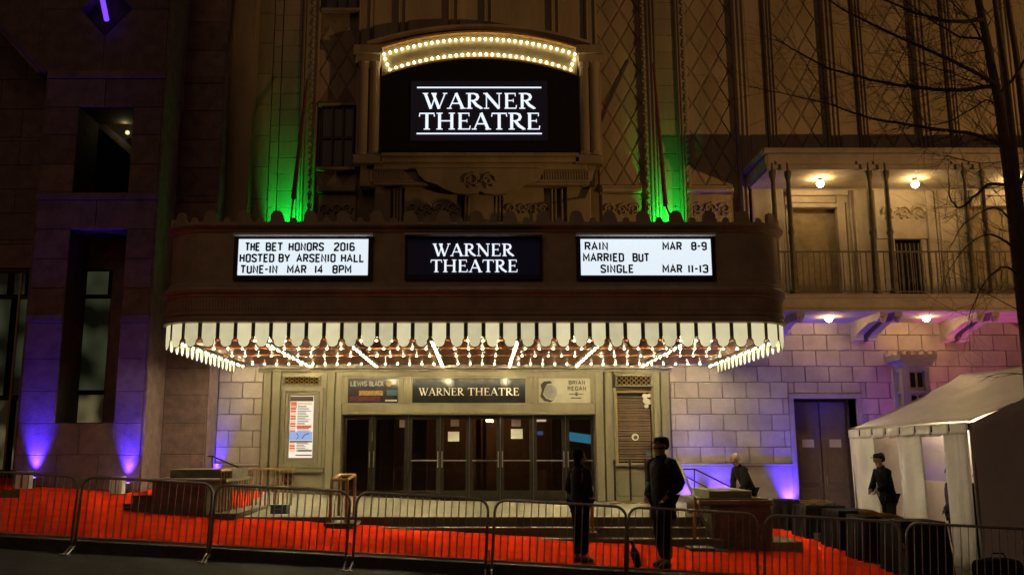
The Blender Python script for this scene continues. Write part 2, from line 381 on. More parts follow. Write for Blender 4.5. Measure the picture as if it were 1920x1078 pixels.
# recessed wall between tower and theatre
XR1 = FX(385, 800, YR)
MB().box(XTR + .05, XR1, YR + .04, 22.48, -1, ZT).build('wall', M['granite_dk'], LB)
zv = lambda v: FZ(v, YR)
lines = [-160, -60, 42, 95, 145, 157, 208, 262, 315, 368, 380, 440, 500, 560, 620, 690, 740, 794, 852, 940]
for k, (a, b) in enumerate(zip(lines[:-1], lines[1:])):
    MB().bbox(XTR + .056, XR1 - .003, YR - (.02 if b - a < 15 else 0), YR + .05, zv(b) + .006, zv(a) - .006, b=.006).build('granite_slab', M['granite'], LB)
MB().box(XR1 - .001, XR1 + .03, YR + .02, 22.5, -1, ZT).build('side_wall', M['granite'], LB)
# window in the tall opening
yw = YT + 1.16
def window(parent, x0, x1, z0, z1, y, vm, hm, mframe, mpane, fr=.05, name='window', mm='brass'):
    o = MB()
    o.box(x0, x1, y, y + .08, z1 - fr, z1); o.box(x0, x1, y, y + .08, z0, z0 + fr)
    o.box(x0, x0 + fr, y, y + .08, z0 + fr, z1 - fr); o.box(x1 - fr, x1, y, y + .08, z0 + fr, z1 - fr)
    wf = o.build(name, mframe, parent)
    xs = [x0 + fr] + vm + [x1 - fr]; zz = [z0 + fr] + hm + [z1 - fr]
    for i in range(len(xs) - 1):
        for j in range(len(zz) - 1):
            MB().box(xs[i], xs[i + 1], y + .045, y + .055, zz[j], zz[j + 1]).build('pane', mpane, wf)
    for x in vm: MB().box(x - .025, x + .025, y - .03, y + .07, z0 + fr, z1 - fr).build('mullion', M[mm], wf)
    for z in hm: MB().box(x0 + fr, x1 - fr, y - .01, y + .065, z - .03, z + .03).build('transom', mframe, wf)
    return wf
window(LB, FX(100, 640, yw), FX(206, 640, yw), bz0 - .1, FZ(505, yw), yw, [FX(143, 640, yw)], [FZ(556, yw), FZ(735, yw)], M['bronze_dk'], M['darkglass'])
MB().box(FX(206, 640, yw), FX(260, 640, yw), yw - .1, yw + .3, bz0 - .2, bz1 + .1).build('inner_jamb', M['granite'], LB)
MB().box(XTL, XTR, yw + .01, yw + .1, FZ(505, yw), az0 - .3).build('spandrel', M['granite'], LB)
# emissive plates over the panes, painting the glow of lit rooms
for (u0, u1, v0, v1, m) in ((149, 203, 508, 552, 'greenglow'), (149, 201, 560, 731, 'greenglow'), (146, 200, 740, 792, 'amberglow'), (118, 136, 560, 731, 'greenglow'), (112, 134, 742, 790, 'amberglow'), (122, 137, 508, 552, 'greenglow')):
    fb(u0, u1, v0, v1, yw + .03, .006).build('room_glow_plate', M[m], LB)
# lit beam behind square opening
yb = 22.3
MB().box(XTL, XTR, 23.4, 23.5, az0 - .5, az1 + 1).build('inner_wall', M['granite'], LB)
pa, pb = P(165, 222, 21.8), P(262, 305, 21.8)
MB().prism([(pa.x, pa.z), (pb.x, pb.z), (pb.x, pb.z + .22), (pa.x + .05, pa.z + .18)], 21.75, 22.4).build('sloping_beam', M['granite'], LB)
MB().prism([(pa.x, pa.z + .2), (pb.x, pb.z + .24), (pb.x, pa.z + .7), (pa.x, pa.z + .7)], 22.4, 22.45).build('soffit_panel', M['granite'], LB)
lampb = thing('wall_lamp', 'small lamp glowing inside the square opening of the granite tower', 'lamp', P(239, 249, 21.9))
MB().lathe(P(239, 249, 21.9), [(.02, -.05), (.05, -.03), (.05, .03), (.02, .05)], 12).build('lens', emit('dim_lens', (.8, .75, .4), 1.2), lampb)
lamp('wall_lamp_light', 'POINT', P(234, 236, 21.55), (0, 0, 0), 1.6, (.85, .85, .4), .01)
# far left bay
YB = 22.2
MB().box(-18, XTL, YB + .05, YB + .4, FZ(500, YB), 13.5).build('wall', M['granite_dk'], LB)
xs = [-18, FX(-60, 300, YB), FX(35, 300, YB), XTL]
zl = [FZ(v, YB) for v in (20, 90, 150, 205, 258, 265, 310, 355, 400, 450, 458, 503)]
for k in range(len(zl) - 1):
    xk = xs if k % 2 else [-18, FX(-110, 300, YB), FX(-10, 300, YB), XTL]
    for i in range(3): MB().bbox(xk[i] + .005, xk[i + 1] - .005, YB, YB + .06, zl[k + 1] + .005, zl[k] - .005, b=.006).build('granite_slab', M['granite'], LB)
window(LB, -15, XTL - .06, .2, FZ(505, YB), YB + .1, [FX(-90, 700, YB), FX(20, 700, YB)], [FZ(556, YB), FZ(745, YB)], M['bronze_dk'], M['darkglass'], .08)
for (u0, u1, v0, v1, m) in ((-60, 14, 512, 552, 'greenglow'), (27, 47, 512, 552, 'greenglow'), (-60, 13, 561, 741, 'greenglow'), (27, 46, 561, 741, 'greenglow'), (-60, 12, 750, 880, 'amberglow'), (26, 40, 750, 880, 'amberglow')):
    fb(u0, u1, v0, v1, YB + .12, .006).build('room_glow_plate', M[m], LB)  # painted room glow again, plates laid over the far bay panes

# ------------------------------------------------------------------ THEATRE
TH = thing('theatre_building', 'old theatre with pale block walls and diamond patterned upper front', 'building', (0, 23, 0))
X_L = XR1 + .03; X_R = 19
YU = YW + .12
z_sof = 3.82; zbal = FZ(552, 20.6)
# backing walls (with holes for doors, box office window, side door)
dL, dR, dZ1 = FX(640, 860, YW), FX(1116, 860, YW), FZ(777, YW)
bL, bR, bZ0, bZ1 = FX(1158, 800, YW), FX(1223, 800, YW), FZ(868, YW), FZ(736, YW)
sL, sR, sZ1 = FX(1493, 840, YW), FX(1612, 840, YW), FZ(747, YW)
bw = MB()
y0, y1 = YW + .06, YW + .5
zcut = 4.2
bw.box(X_L, dL, y0, y1, -1, zcut); bw.box(dL, dR, y0, y1, dZ1, zcut); bw.box(dR, bL, y0, y1, -1, zcut)
bw.box(bL, bR, y0, y1, -1, bZ0); bw.box(bL, bR, y0, y1, bZ1, zcut); bw.box(bR, sL, y0, y1, -1, zcut); bw.box(sL, sR, y0, y1, sZ1, zcut); bw.box(sR, X_R, y0, y1, -1, zcut)
bw.build('wall', M['mortar'], TH)
MB().box(X_L, X_R, YU + .06, YU + .5, zcut, 17).build('upper_wall', M['terra_dk'], TH)
# lower block courses
vl = [583, 598.5, 628.5, 658, 688, 718, 747.6, 777, 809, 839, 868.5]
zc = [FZ(v, YW) for v in vl]
bw_ = .585
zp = (zc[1] - zc[-1]) / 9
proto = {}
def block(x0, x1, z0, z1, par=TH):
    key = (round(x1 - x0, 2), round(z1 - z0, 2))
    if key not in proto:
        w_, h_ = x1 - x0 - .014, z1 - z0 - .014
        proto[key] = MB().bbox(-w_ / 2, w_ / 2, 0, .08, 0, h_, b=.008).build('stone_block', M['block'], par, origin=(0, 0, 0)); o = proto[key]
        o.location = ((x0 + x1) / 2, YW, z0 + .007); return o
    return inst('stone_block', proto[key], ((x0 + x1) / 2, YW + random.uniform(-.003, .003), z0 + .007), par)
def courses(xa, xb, par=TH):
    for r in range(10):
        zt = zc[0] + .0 if r == 0 else zc[1] - (r - 1) * zp
        zb_ = zc[1] if r == 0 else zc[1] - r * zp
        if r == 0: zt = zb_ + zp
        xo = 5.03 + (bw_ / 2 if r % 2 else 0)
        k0 = math.floor((xa - xo) / bw_); x = xo + k0 * bw_
        while x < xb:
            a, b = max(x, xa), min(x + bw_, xb)
            if b - a > .05:
                if sL - .12 < b and a < sR + .12 and zb_ < sZ1 + .05 and zt > -1:
                    for p, q in ((a, min(b, sL - .12)), (max(a, sR + .12), b)):
                        if q - p > .05: block(p, q, zb_, zt, par)
                    p, q = max(a, sL - .12), min(b, sR + .12)
                    if q - p > .05 and zt - (sZ1 + .12) > .04: block(p, q, max(zb_, sZ1 + .12), zt, par)
                else: block(a, b, zb_, zt, par)
            x += bw_
courses(X_L + .005, FX(491, 780, YW)); courses(FX(1258, 780, YW), 15)
# base course below blocks
zb2 = zc[-1]
for a, b in ((X_L, FX(491, 780, YW)), (FX(1258, 780, YW), sL - .12), (sR + .12, 15)):
    MB().bbox(a, b, YW - .03, YW + .06, zb2 - .06, zb2 + .0, b=.01).build('base_moulding', M['block'], TH)
    n = max(1, round((b - a) / 1.2))
    for i in range(n): MB().bbox(a + (b - a) * i / n + .006, a + (b - a) * (i + 1) / n - .006, YW, YW + .06, -.8, zb2 - .07, b=.008).build('base_stone', M['block'], TH)
# side door
MB().prism([(sL - .12, -.8), (sL - .12, sZ1 + .12), (sR + .12, sZ1 + .12), (sR + .12, -.8), (sR, -.8), (sR, sZ1), (sL, sZ1), (sL, -.8)], YW - .02, YW + .5).build('door_surround', M['block'], TH)
MB().box(sL, sR, YW + .5, YW + .56, -.8, sZ1).build('door_panel', M['doorpaint'], TH)
for i in range(2):
    a = sL + .1 + i * (sR - sL - .2) / 2; b = a + (sR - sL - .2) / 2
    d = MB().bbox(a + .01, b - .01, YW + .44, YW + .5, -.6, sZ1 - .05, b=.01).build('door', M['doorpaint'], TH)
    for p, q in ((.05, .85), (.95, 2.0)):
        MB().bbox(a + .12, b - .12, YW + .425, YW + .44, p, q, b=.01).build('door_panel', M['doorpaint'], d)
    MB().box(a + .2, b - .18, YW + .415, YW + .424, FZ(838, YW), FZ(823, YW)).build('notice', M['paper'], d)
    MB().tube([(b - .08 if i == 0 else a + .08, YW + .40, .9), (b - .08 if i == 0 else a + .08, YW + .40, 1.15)], .012, 6).build('handle', M['steel'], d)
# ------------------------------------------------ entrance surround
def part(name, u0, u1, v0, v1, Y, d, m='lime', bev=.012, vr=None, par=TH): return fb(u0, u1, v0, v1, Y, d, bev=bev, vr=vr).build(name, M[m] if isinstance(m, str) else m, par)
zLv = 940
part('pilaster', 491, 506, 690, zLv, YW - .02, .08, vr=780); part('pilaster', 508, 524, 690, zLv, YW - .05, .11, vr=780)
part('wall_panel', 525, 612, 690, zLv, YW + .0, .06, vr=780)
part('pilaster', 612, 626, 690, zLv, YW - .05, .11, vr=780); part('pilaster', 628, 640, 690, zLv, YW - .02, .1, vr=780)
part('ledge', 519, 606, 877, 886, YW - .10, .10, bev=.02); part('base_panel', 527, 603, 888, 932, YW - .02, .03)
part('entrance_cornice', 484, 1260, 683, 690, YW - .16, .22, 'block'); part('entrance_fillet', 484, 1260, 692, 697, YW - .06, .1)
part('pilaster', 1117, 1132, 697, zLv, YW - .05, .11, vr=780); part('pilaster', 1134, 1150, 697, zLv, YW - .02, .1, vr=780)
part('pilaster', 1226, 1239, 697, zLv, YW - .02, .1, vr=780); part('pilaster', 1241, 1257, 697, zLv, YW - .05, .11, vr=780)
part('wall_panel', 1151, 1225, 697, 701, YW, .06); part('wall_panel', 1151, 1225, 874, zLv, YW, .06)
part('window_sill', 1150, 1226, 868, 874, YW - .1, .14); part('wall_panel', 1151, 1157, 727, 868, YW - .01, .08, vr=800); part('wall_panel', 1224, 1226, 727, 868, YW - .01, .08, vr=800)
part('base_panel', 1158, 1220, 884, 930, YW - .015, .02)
def grille(u0, u1, v0, v1, Y):
    x0, x1, z0, z1 = FX(u0, v0, Y), FX(u1, v0, Y), FZ(v1, Y), FZ(v0, Y)
    f = MB(); t = .03
    f.box(x0, x1, Y, Y + .04, z1 - t, z1); f.box(x0, x1, Y, Y + .04, z0, z0 + t); f.box(x0, x0 + t, Y, Y + .04, z0 + t, z1 - t); f.box(x1 - t, x1, Y, Y + .04, z0 + t, z1 - t)
    g = f.build('grille', M['lime'], TH)
    MB().box(x0, x1, Y + .05, Y + .06, z0, z1).build('grille_back', M['flatblack'], g)
    s_ = MB(); n = 7; w_ = (x1 - x0 - 2 * t) / n; h_ = (z1 - z0 - 2 * t) / 2
    for i in range(n):
        for j in range(2):
            c = (x0 + t + (i + .5) * w_, z0 + t + (j + .5) * h_)
            ring = [(c[0] + .42 * w_ * cos(q), Y + .02, c[1] + .42 * h_ * sin(q)) for q in [2 * pi * k / 8 for k in range(9)]]
            s_.tube(ring, .009, 4, cap=False)
    s_.build('grille_rings', M['brass'], g, stuff=True)
grille(531, 601, 704, 722, YW - .05); grille(1154, 1223, 702, 724, YW - .05)
# poster case with lit poster
PC = thing('poster_case', 'narrow framed case with a brightly lit red and white events poster left of the doors', 'poster case', P(565, 870, YW))
def ring(name, u0, u1, v0, v1, w_, Y, d, m, par, vr=None):
    vr = vr or (v0 + v1) / 2; x0, x1, z0, z1 = FX(u0, vr, Y), FX(u1, vr, Y), FZ(v1, Y), FZ(v0, Y); k = w_ * .01307
    a = MB(); a.box(x0, x1, Y, Y + d, z1 - k, z1); a.box(x0, x1, Y, Y + d, z0, z0 + k); a.box(x0, x0 + k, Y, Y + d, z0 + k, z1 - k); a.box(x1 - k, x1, Y, Y + d, z0 + k, z1 - k)
    return a.build(name, m, par)
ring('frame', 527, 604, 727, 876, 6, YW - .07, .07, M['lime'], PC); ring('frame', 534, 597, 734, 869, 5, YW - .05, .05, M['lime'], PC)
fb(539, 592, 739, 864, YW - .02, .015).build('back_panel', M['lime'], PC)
pm = [emit('poster_white', (1, .86, .70), .95), emit('poster_red', (.9, .13, .05), .8), emit('poster_dark', (.25, .09, .05), .25), emit('poster_blue', (.35, .5, .9), .8), emit('poster_cream', (1, .68, .42), .8)]
pb_ = MB(); Yp = YW - .035
def pr(u0, u1, v0, v1, mi, k=0):
    pb_.mi = mi; pb_.box(FX(u0, 800, Yp), FX(u1, 800, Yp), Yp - .002 - k * .0015, Yp, FZ(v1, Yp), FZ(v0, Yp))
pr(543, 587, 742, 858, 0); pr(543, 586, 743, 752, 2, 1); pr(544, 555, 753, 765, 1, 1); pr(556, 584, 754, 759, 4, 1)
rr = random.Random(3)
for i in range(19):
    v = 760 + i * 4.6
    if 808 < v < 826: continue
    pr(544, 554, v, v + 3.6, 1 if i % 3 else 4, 1)
    pr(557, rr.uniform(570, 584), v + .6, v + 1.7, rr.choice([2, 2, 1, 2]), 1); pr(557, rr.uniform(568, 583), v + 2.6, v + 3.3, 2, 1)
pr(543, 586, 809, 825, 3, 2); pr(556, 584, 797, 802, 1, 2); pr(544, 586, 826, 829, 2, 2); pr(560, 586, 843, 846, 2, 2); pr(556, 586, 852, 854, 2, 2)
pb_.mi = 2
pb_.tube([P(556, 812, Yp - .006), P(560, 818, Yp - .006), P(556, 823, Yp - .006)], .008, 4); pb_.tube([P(566, 822, Yp - .006), P(571, 815, Yp - .006), P(580, 812, Yp - .006)], .01, 4)
pb_.build('poster', pm, PC)
# transom panels
def fbm(name, m, par, u0, u1, v0, v1, Y, d=.01): return fb(u0, u1, v0, v1, Y, d).build(name, m, par)
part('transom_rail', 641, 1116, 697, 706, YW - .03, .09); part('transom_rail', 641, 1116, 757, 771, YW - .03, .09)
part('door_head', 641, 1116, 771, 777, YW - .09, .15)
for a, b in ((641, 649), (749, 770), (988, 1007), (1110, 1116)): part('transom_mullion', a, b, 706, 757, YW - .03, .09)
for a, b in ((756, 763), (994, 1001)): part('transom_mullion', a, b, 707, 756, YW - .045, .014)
def billboard(u0, u1, label, back):
    o = thing('transom_sign', label, 'sign', P((u0 + u1) / 2, 756, YW))
    ring('frame', u0 - 3, u1 + 3, 706, 758, 3, YW - .02, .05, M['lime'], o)
    fb(u0, u1, 709, 755, YW + .02, .02).build('board', back, o)
    return o
bm1 = mat('dark_poster', (.035, .028, .03), .1, spec=.6, var=.5, scale=5); bm3 = mat('tan_poster', (.36, .33, .24), .35, spec=.5, var=.12)
bm2 = mat('black_sign', (.022, .022, .018), .1, spec=.6, var=.2)
TS1 = billboard(652, 746, 'dark poster with painted lettering and a small face above the doors, left of three', bm1)
TS2 = billboard(773, 985, 'long black sign in pale serif letters over the middle doors', bm2)
TS3 = billboard(1010, 1107, 'pale tan poster with black portrait over the right-hand doors', bm3)
# ------------------------------------------------ lettering
def band(mb, pts, wd, y, d):
    W_ = wd if isinstance(wd, (list, tuple)) else [wd] * len(pts); L = []; R = []
    n = len(pts)
    for i in range(n):
        p = Vector(pts[i])
        d0 = (Vector(pts[i]) - Vector(pts[i - 1])).normalized() if i > 0 else None
        d1 = (Vector(pts[i + 1]) - Vector(pts[i])).normalized() if i < n - 1 else None
        if d0 is None: t = d1; k = 1
        elif d1 is None: t = d0; k = 1
        else:
            t = (d0 + d1); t = t.normalized() if t.length > 1e-6 else d1; k = 1 / max(.5, t.dot(d1))
        nn = Vector((-t.y, t.x)) * (W_[i] / 2) * k
        L.append(p + nn); R.append(p - nn)
    for i in range(n - 1):
        q = [L[i], R[i], R[i + 1], L[i + 1]]
        mb.prism([(a.x, a.y) for a in q], y, y + d)
SANS = {
 'A': (.52, [[(.04, 0), (.26, 1), (.48, 0)], [(.12, .33), (.40, .33)]]), 'B': (.5, [[(.08, 0), (.08, 1), (.34, 1), (.44, .9), (.44, .62), (.34, .53), (.08, .53)], [(.34, .53), (.45, .42), (.45, .12), (.34, 0), (.08, 0)]]),
 'C': (.5, [[(.44, .8), (.44, .92), (.34, 1), (.18, 1), (.08, .9), (.08, .1), (.18, 0), (.34, 0), (.44, .1), (.44, .22)]]), 'D': (.5, [[(.08, 0), (.08, 1), (.32, 1), (.44, .88), (.44, .12), (.32, 0), (.02, 0)]]),
 'E': (.46, [[(.42, 1), (.08, 1), (.08, 0), (.42, 0)], [(.08, .52), (.36, .52)]]), 'G': (.5, [[(.44, .78), (.44, .92), (.34, 1), (.18, 1), (.08, .9), (.08, .1), (.18, 0), (.34, 0), (.44, .1), (.44, .46), (.28, .46)]]),
 'H': (.5, [[(.08, 0), (.08, 1)], [(.43, 0), (.43, 1)], [(.08, .52), (.43, .52)]]), 'I': (.2, [[(.1, 0), (.1, 1)]]), 'K': (.5, [[(.08, 0), (.08, 1)], [(.44, 1), (.1, .45)], [(.2, .58), (.46, 0)]]),
 'L': (.44, [[(.08, 1), (.08, 0), (.42, 0)]]), 'M': (.64, [[(.08, 0), (.08, 1), (.32, .3), (.56, 1), (.56, 0)]]), 'N': (.5, [[(.08, 0), (.08, 1), (.43, 0), (.43, 1)]]),
 'O': (.5, [[(.26, 1), (.18, 1), (.08, .9), (.08, .1), (.18, 0), (.34, 0), (.44, .1), (.44, .9), (.34, 1), (.26, 1)]]), 'P': (.48, [[(.08, 0), (.08, 1), (.34, 1), (.44, .9), (.44, .58), (.34, .48), (.08, .48)]]),
 'R': (.5, [[(.08, 0), (.08, 1), (.34, 1), (.44, .9), (.44, .6), (.34, .5), (.08, .5)], [(.27, .5), (.45, 0)]]), 'S': (.5, [[(.44, .8), (.44, .92), (.34, 1), (.18, 1), (.08, .9), (.08, .64), (.44, .36), (.44, .1), (.34, 0), (.18, 0), (.08, .1), (.08, .22)]]),
 'T': (.48, [[(.02, 1), (.46, 1)], [(.24, 1), (.24, 0)]]), 'U': (.5, [[(.08, 1), (.08, .1), (.18, 0), (.34, 0), (.44, .1), (.44, 1)]]), 'W': (.7, [[(.04, 1), (.18, 0), (.35, .8), (.52, 0), (.66, 1)]]),
 'Y': (.5, [[(.04, 1), (.26, .45), (.48, 1)], [(.26, .45), (.26, 0)]]), '-': (.32, [[(.04, .5), (.28, .5)]]), '1': (.2, [[(.1, 0), (.1, 1)]]),
 '2': (.5, [[(.08, .8), (.08, .92), (.18, 1), (.34, 1), (.44, .9), (.44, .66), (.08, .12), (.08, 0), (.46, 0)]]), '3': (.5, [[(.08, .82), (.08, .92), (.18, 1), (.34, 1), (.44, .9), (.44, .62), (.34, .53), (.2, .53)], [(.34, .53), (.44, .42), (.44, .1), (.34, 0), (.18, 0), (.08, .1), (.08, .2)]]),
 '4': (.5, [[(.36, 0), (.36, 1), (.06, .3), (.48, .3)]]), '6': (.5, [[(.42, .86), (.34, 1), (.18, 1), (.08, .9), (.08, .1), (.18, 0), (.34, 0), (.44, .1), (.44, .44), (.34, .54), (.08, .54)]]),
 '8': (.5, [[(.18, .53), (.08, .62), (.08, .9), (.18, 1), (.34, 1), (.44, .9), (.44, .62), (.34, .53), (.18, .53), (.08, .43), (.08, .1), (.18, 0), (.34, 0), (.44, .1), (.44, .43), (.34, .53)]]),
 '9': (.5, [[(.10, .14), (.18, 0), (.34, 0), (.44, .1), (.44, .9), (.34, 1), (.18, 1), (.08, .9), (.08, .56), (.18, .46), (.44, .46)]]),
}
SANS['0'] = SANS['O']
tk, tn, sf = .155, .06, .045
def ser(x, z, w_): return [(x - w_ / 2, z), (x + w_ / 2, z)]
SERIF = {
 'W': (1.16, [([(.06, .98), (.35, 0)], tk), ([(.35, 0), (.60, .95)], tn), ([(.46, .98), (.76, 0)], tk), ([(.76, 0), (1.06, .98)], tn), (ser(.07, .98, .27), sf), (ser(.50, .98, .27), sf), (ser(1.06, .98, .22), sf)]),
 'A': (.90, [([(.10, 0), (.43, .98)], tn), ([(.43, 1.0), (.78, 0)], tk), ([(.20, .34), (.66, .34)], tn), (ser(.10, .022, .24), sf), (ser(.78, .022, .28), sf)]),
 'R': (.86, [([(.19, 0), (.19, 1)], tk), ([(.1, .975), (.42, .97), (.56, .90), (.61, .75), (.56, .60), (.42, .52), (.2, .51)], [.05, .07, .13, .15, .13, .07, .05]), ([(.36, .52), (.55, .22), (.80, .02)], [tk * .9, tk, tk * .8]), (ser(.19, .022, .30), sf), (ser(.12, .978, .2), sf), (ser(.80, .022, .12), sf)]),
 'N': (.98, [([(.17, 0), (.17, .98)], tn), ([(.14, .98), (.80, .02)], tk), ([(.81, 0), (.81, .98)], tn), (ser(.17, .022, .26), sf), (ser(.12, .978, .22), sf), (ser(.81, .978, .26), sf)]),
 'E': (.76, [([(.19, 0), (.19, 1)], tk), ([(.08, .975), (.62, .975)], .05), ([(.2, .52), (.52, .52)], .05), ([(.08, .025), (.66, .025)], .05), ([(.62, 1.0), (.62, .80)], .045), ([(.52, .62), (.52, .42)], .04), ([(.65, 0), (.68, .22)], .05)]),
 'T': (.80, [([(.40, 0), (.40, .98)], tk), ([(.05, .97), (.75, .97)], .06), ([(.06, 1.0), (.03, .78)], .05), ([(.74, 1.0), (.77, .78)], .05), (ser(.40, .022, .30), sf)]),
 'H': (1.0, [([(.20, 0), (.20, 1)], tk), ([(.80, 0), (.80, 1)], tk), ([(.2, .52), (.8, .52)], .055), (ser(.2, .022, .3), sf), (ser(.2, .978, .3), sf), (ser(.8, .022, .3), sf), (ser(.8, .978, .3), sf)]),
}
def word(text, u0, u1, vt, vb, Y, m, par, serif=False, wt=.14, d=.012):
    vm = (vt + vb) / 2; xa, xb = FX(u0, vm, Y), FX(u1, vm, Y); z0, z1 = FZ(vb, Y), FZ(vt, Y); h = z1 - z0
    font = SERIF if serif else SANS; gap = .02 if serif else .09
    tot = sum(font[c][0] + gap for c in text) - gap; sx = (xb - xa) / tot; x = xa
    for c in text:
        adv, strokes = font[c]; mb = MB()
        for k, st in enumerate(strokes):
            pts, wd = st if serif else (st, wt)
            if serif:
                P2 = [(x + a * sx, z0 + b * h) for a, b in pts]; sc = h * .5 + sx * .5
                wd = [q * sc for q in wd] if isinstance(wd, list) else wd * sc
            else:
                P2 = [(x + a * sx, z0 + wt * h / 2 + b * (h - wt * h)) for a, b in pts]; wd = wt * h
            band(mb, P2, wd, Y - k * .0009, d)
        mb.build('letter', m, par); x += (adv + gap) * sx
word('WARNER', 786, 870, 727, 741, YW - .0, M['paper'], TS2, True); word('THEATRE', 877, 974, 727, 741, YW - .0, M['paper'], TS2, True)
lp = mat('poster_letter', (.30, .30, .30), .6); word('LEWIS', 657, 688, 714, 724, YW, lp, TS1, wt=.22); word('BLACK', 692, 719, 714, 724, YW, lp, TS1, wt=.22)
g = MB(); g.disc(FX(729, 720, YW), FZ(719, YW), .07, YW + .0, YW + .02); g.build('printed_face', mat('printed_face', (.35, .25, .12), .6), TS1)
fbm('printed_gold_shape', mat('printed_gold', (.34, .20, .07), .6, var=.6, scale=30), TS1, 673, 718, 732, 741, YW + .01)
fbm('printed_blue_shape', mat('printed_blue', (.05, .12, .17), .6), TS1, 725, 745, 731, 741, YW + .01)
fbm('printed_red_shape', mat('printed_red', (.12, .03, .02), .6, var=.6, scale=20), TS1, 655, 712, 743, 752, YW + .01); fbm('printed_line', M['paper'], TS1, 722, 744, 749, 752, YW + .01)
ik = mat('poster_ink', (.05, .045, .04), .6); word('BRIAN', 1066, 1097, 713, 721, YW, ik, TS3, wt=.2); word('REGAN', 1064, 1099, 724, 732, YW, ik, TS3, wt=.2)
fbm('printed_line', ik, TS3, 1067, 1094, 738, 739.5, YW + .01); fbm('printed_line', ik, TS3, 1070, 1090, 745, 747, YW + .01); fbm('printed_mark', ik, TS3, 1079, 1083, 735, 742, YW + .005)
g = MB(); cx_, cz_ = FX(1030, 735, YW), FZ(735, YW)
g.prism([(cx_ + a * .0131, cz_ - b * .0131) for a, b in ((-16, -14), (-10, -20), (2, -21), (6, -17), (-4, -15), (-8, -8), (-12, 4), (-6, 12), (4, 15), (10, 12), (2, 19), (-10, 16), (-17, 8), (-14, -4))], YW + .005, YW + .02)
g.build('printed_portrait_hair', ik, TS3)
g = MB(); g.prism([(cx_ + a * .0131, cz_ - b * .0131) for a, b in ((-6, -12), (6, -14), (14, -6), (15, 4), (8, 12), (-4, 12), (-10, 2))], YW + .012, YW + .021); g.build('printed_portrait_face', mat('portrait_grey', (.22, .21, .19), .6), TS3)
# small bulbs strip reflected at the top of the transom: a row of little bulbs along the transom rail is left to reflection
# ------------------------------------------------ doors
YD = YW + .16
edges = [640, 697, 765, 825, 880, 938, 1000, 1061, 1116]
for i in range(8):
    x0, x1 = FX(edges[i], 860, YD) + .006, FX(edges[i + 1], 860, YD) - .006; z0, z1 = ZL + .01, dZ1 - .01
    x0 = max(x0, dL + .005); x1 = min(x1, dR + .03); fr = .085
    f = MB(); f.box(x0, x1, YD, YD + .05, z1 - .1, z1); f.box(x0, x1, YD, YD + .05, z0, z0 + .24); f.box(x0, x0 + fr, YD, YD + .05, z0 + .24, z1 - .1); f.box(x1 - fr, x1, YD, YD + .05, z0 + .24, z1 - .1)
    d = f.build('glass_door', M['doorframe'], TH)
    MB().box(x0 + fr, x1 - fr, YD + .02, YD + .028, z0 + .24, z1 - .1).build('pane', M['glass'], d)
    zb = FZ(863, YD)
    if i > 1: MB().box(x0 + fr - .02, x1 - fr + .02, YD - .045, YD - .03, zb - .013, zb + .013).build('push_bar', M['steel'], d)
    MB().tube([(x1 - .045 if i % 2 == 0 else x0 + .045, YD - .05, zb - .16), (x1 - .045 if i % 2 == 0 else x0 + .045, YD - .05, zb + .22)], .013, 8).build('handle', M['steel'], d)
    nm = {1: [(749, 763, 787, 801, 'paper_dk')], 3: [(840, 861, 809, 827, 'paper'), (845, 861, 785, 799, 'paper_dk')], 5: [(958, 980, 804, 822, 'paper'), (959, 976, 785, 799, 'paper_dk')], 0: [(699 - 4, 699 - 1, 809, 826, 'paper')]}.get(i, [])
    for a, b, c, e, m in nm: fb(a, b, c, e, YD + .012, .004).build('notice', M[m], d)
# lobby
lb = MB(); LY = 26.5
lb.box(dL - .6, dR + .6, LY, LY + .1, ZL, 3.3); lb.box(dL - .7, dL - .6, YW + .5, LY, ZL, 3.3); lb.box(dR + .6, dR + .7, YW + .5, LY, ZL, 3.3); lb.build('lobby_wall', M['lobby'], TH)
MB().box(dL - .7, dR + .7, YW + .06, LY + .1, ZL - .1, ZL).build('lobby_floor', M['dkwood'], TH); MB().box(dL - .7, dR + .7, YW + .5, LY + .1, 3.3, 3.4).build('lobby_ceiling', M['lobby'], TH)
for a, b in ((652, 690), (700, 712), (726, 738), (770, 800), (892, 902), (905, 912)):
    MB().box(FX(a, 860, 24.6), FX(b, 860, 24.6), 24.6, 24.8, ZL, 3.0).build('vestibule_post', M['dkwood'], TH)
MB().box(FX(1035, 860, 25.5), FX(1050, 860, 25.5), 25.5, 25.7, ZL + .2, 3.0).build('gilded_post', M['brass'], TH)
def lobby_thing(name, label, cat, u0, u1, v0, v1, Y, m, slant=0):
    o = MB(); a, b = P(u0, v0, Y), P(u1, v1, Y); o.prism([(a.x, b.z + slant), (b.x, b.z), (b.x, a.z - slant), (a.x, a.z)], Y, Y + .04); return tag(o.build(name, m), label, cat)
lobby_thing('lit_screen', 'tilted pale blue lit screen in the lobby behind the rightmost door', 'screen', 1065, 1109, 809, 832, 25.2, M['cyan'], .09)
lobby_thing('ceiling_panel_lamp', 'bright white rectangular lamp in the lobby seen through a right-hand door', 'lamp', 1005, 1024, 782, 790, 25.8, M['warmlit'])
lobby_thing('small_screen', 'tiny blue monitor inside the lobby under the white lamp', 'screen', 1006, 1018, 808, 815, 25.8, M['bluelit'])
chn = thing('chandelier', 'small chandelier glowing inside the lobby behind the centre door', 'lamp', P(917, 788, 25.4))
for k in range(4): MB().lathe(P(911 + k * 4, 788 + (k % 2), 25.4 + .05 * (k % 2)), [(.01, -.03), (.03, 0), (.01, .03)], 8).build('bulb', M['globe'], chn)
MB().tube([P(917, 787, 25.43), P(917, 760, 25.43)], .01, 5).build('stem', M['brass'], chn)
lamp('lobby_light', 'POINT', P(917, 780, 25.0), (0, 25, 0), 26, (1, .62, .34), .3)
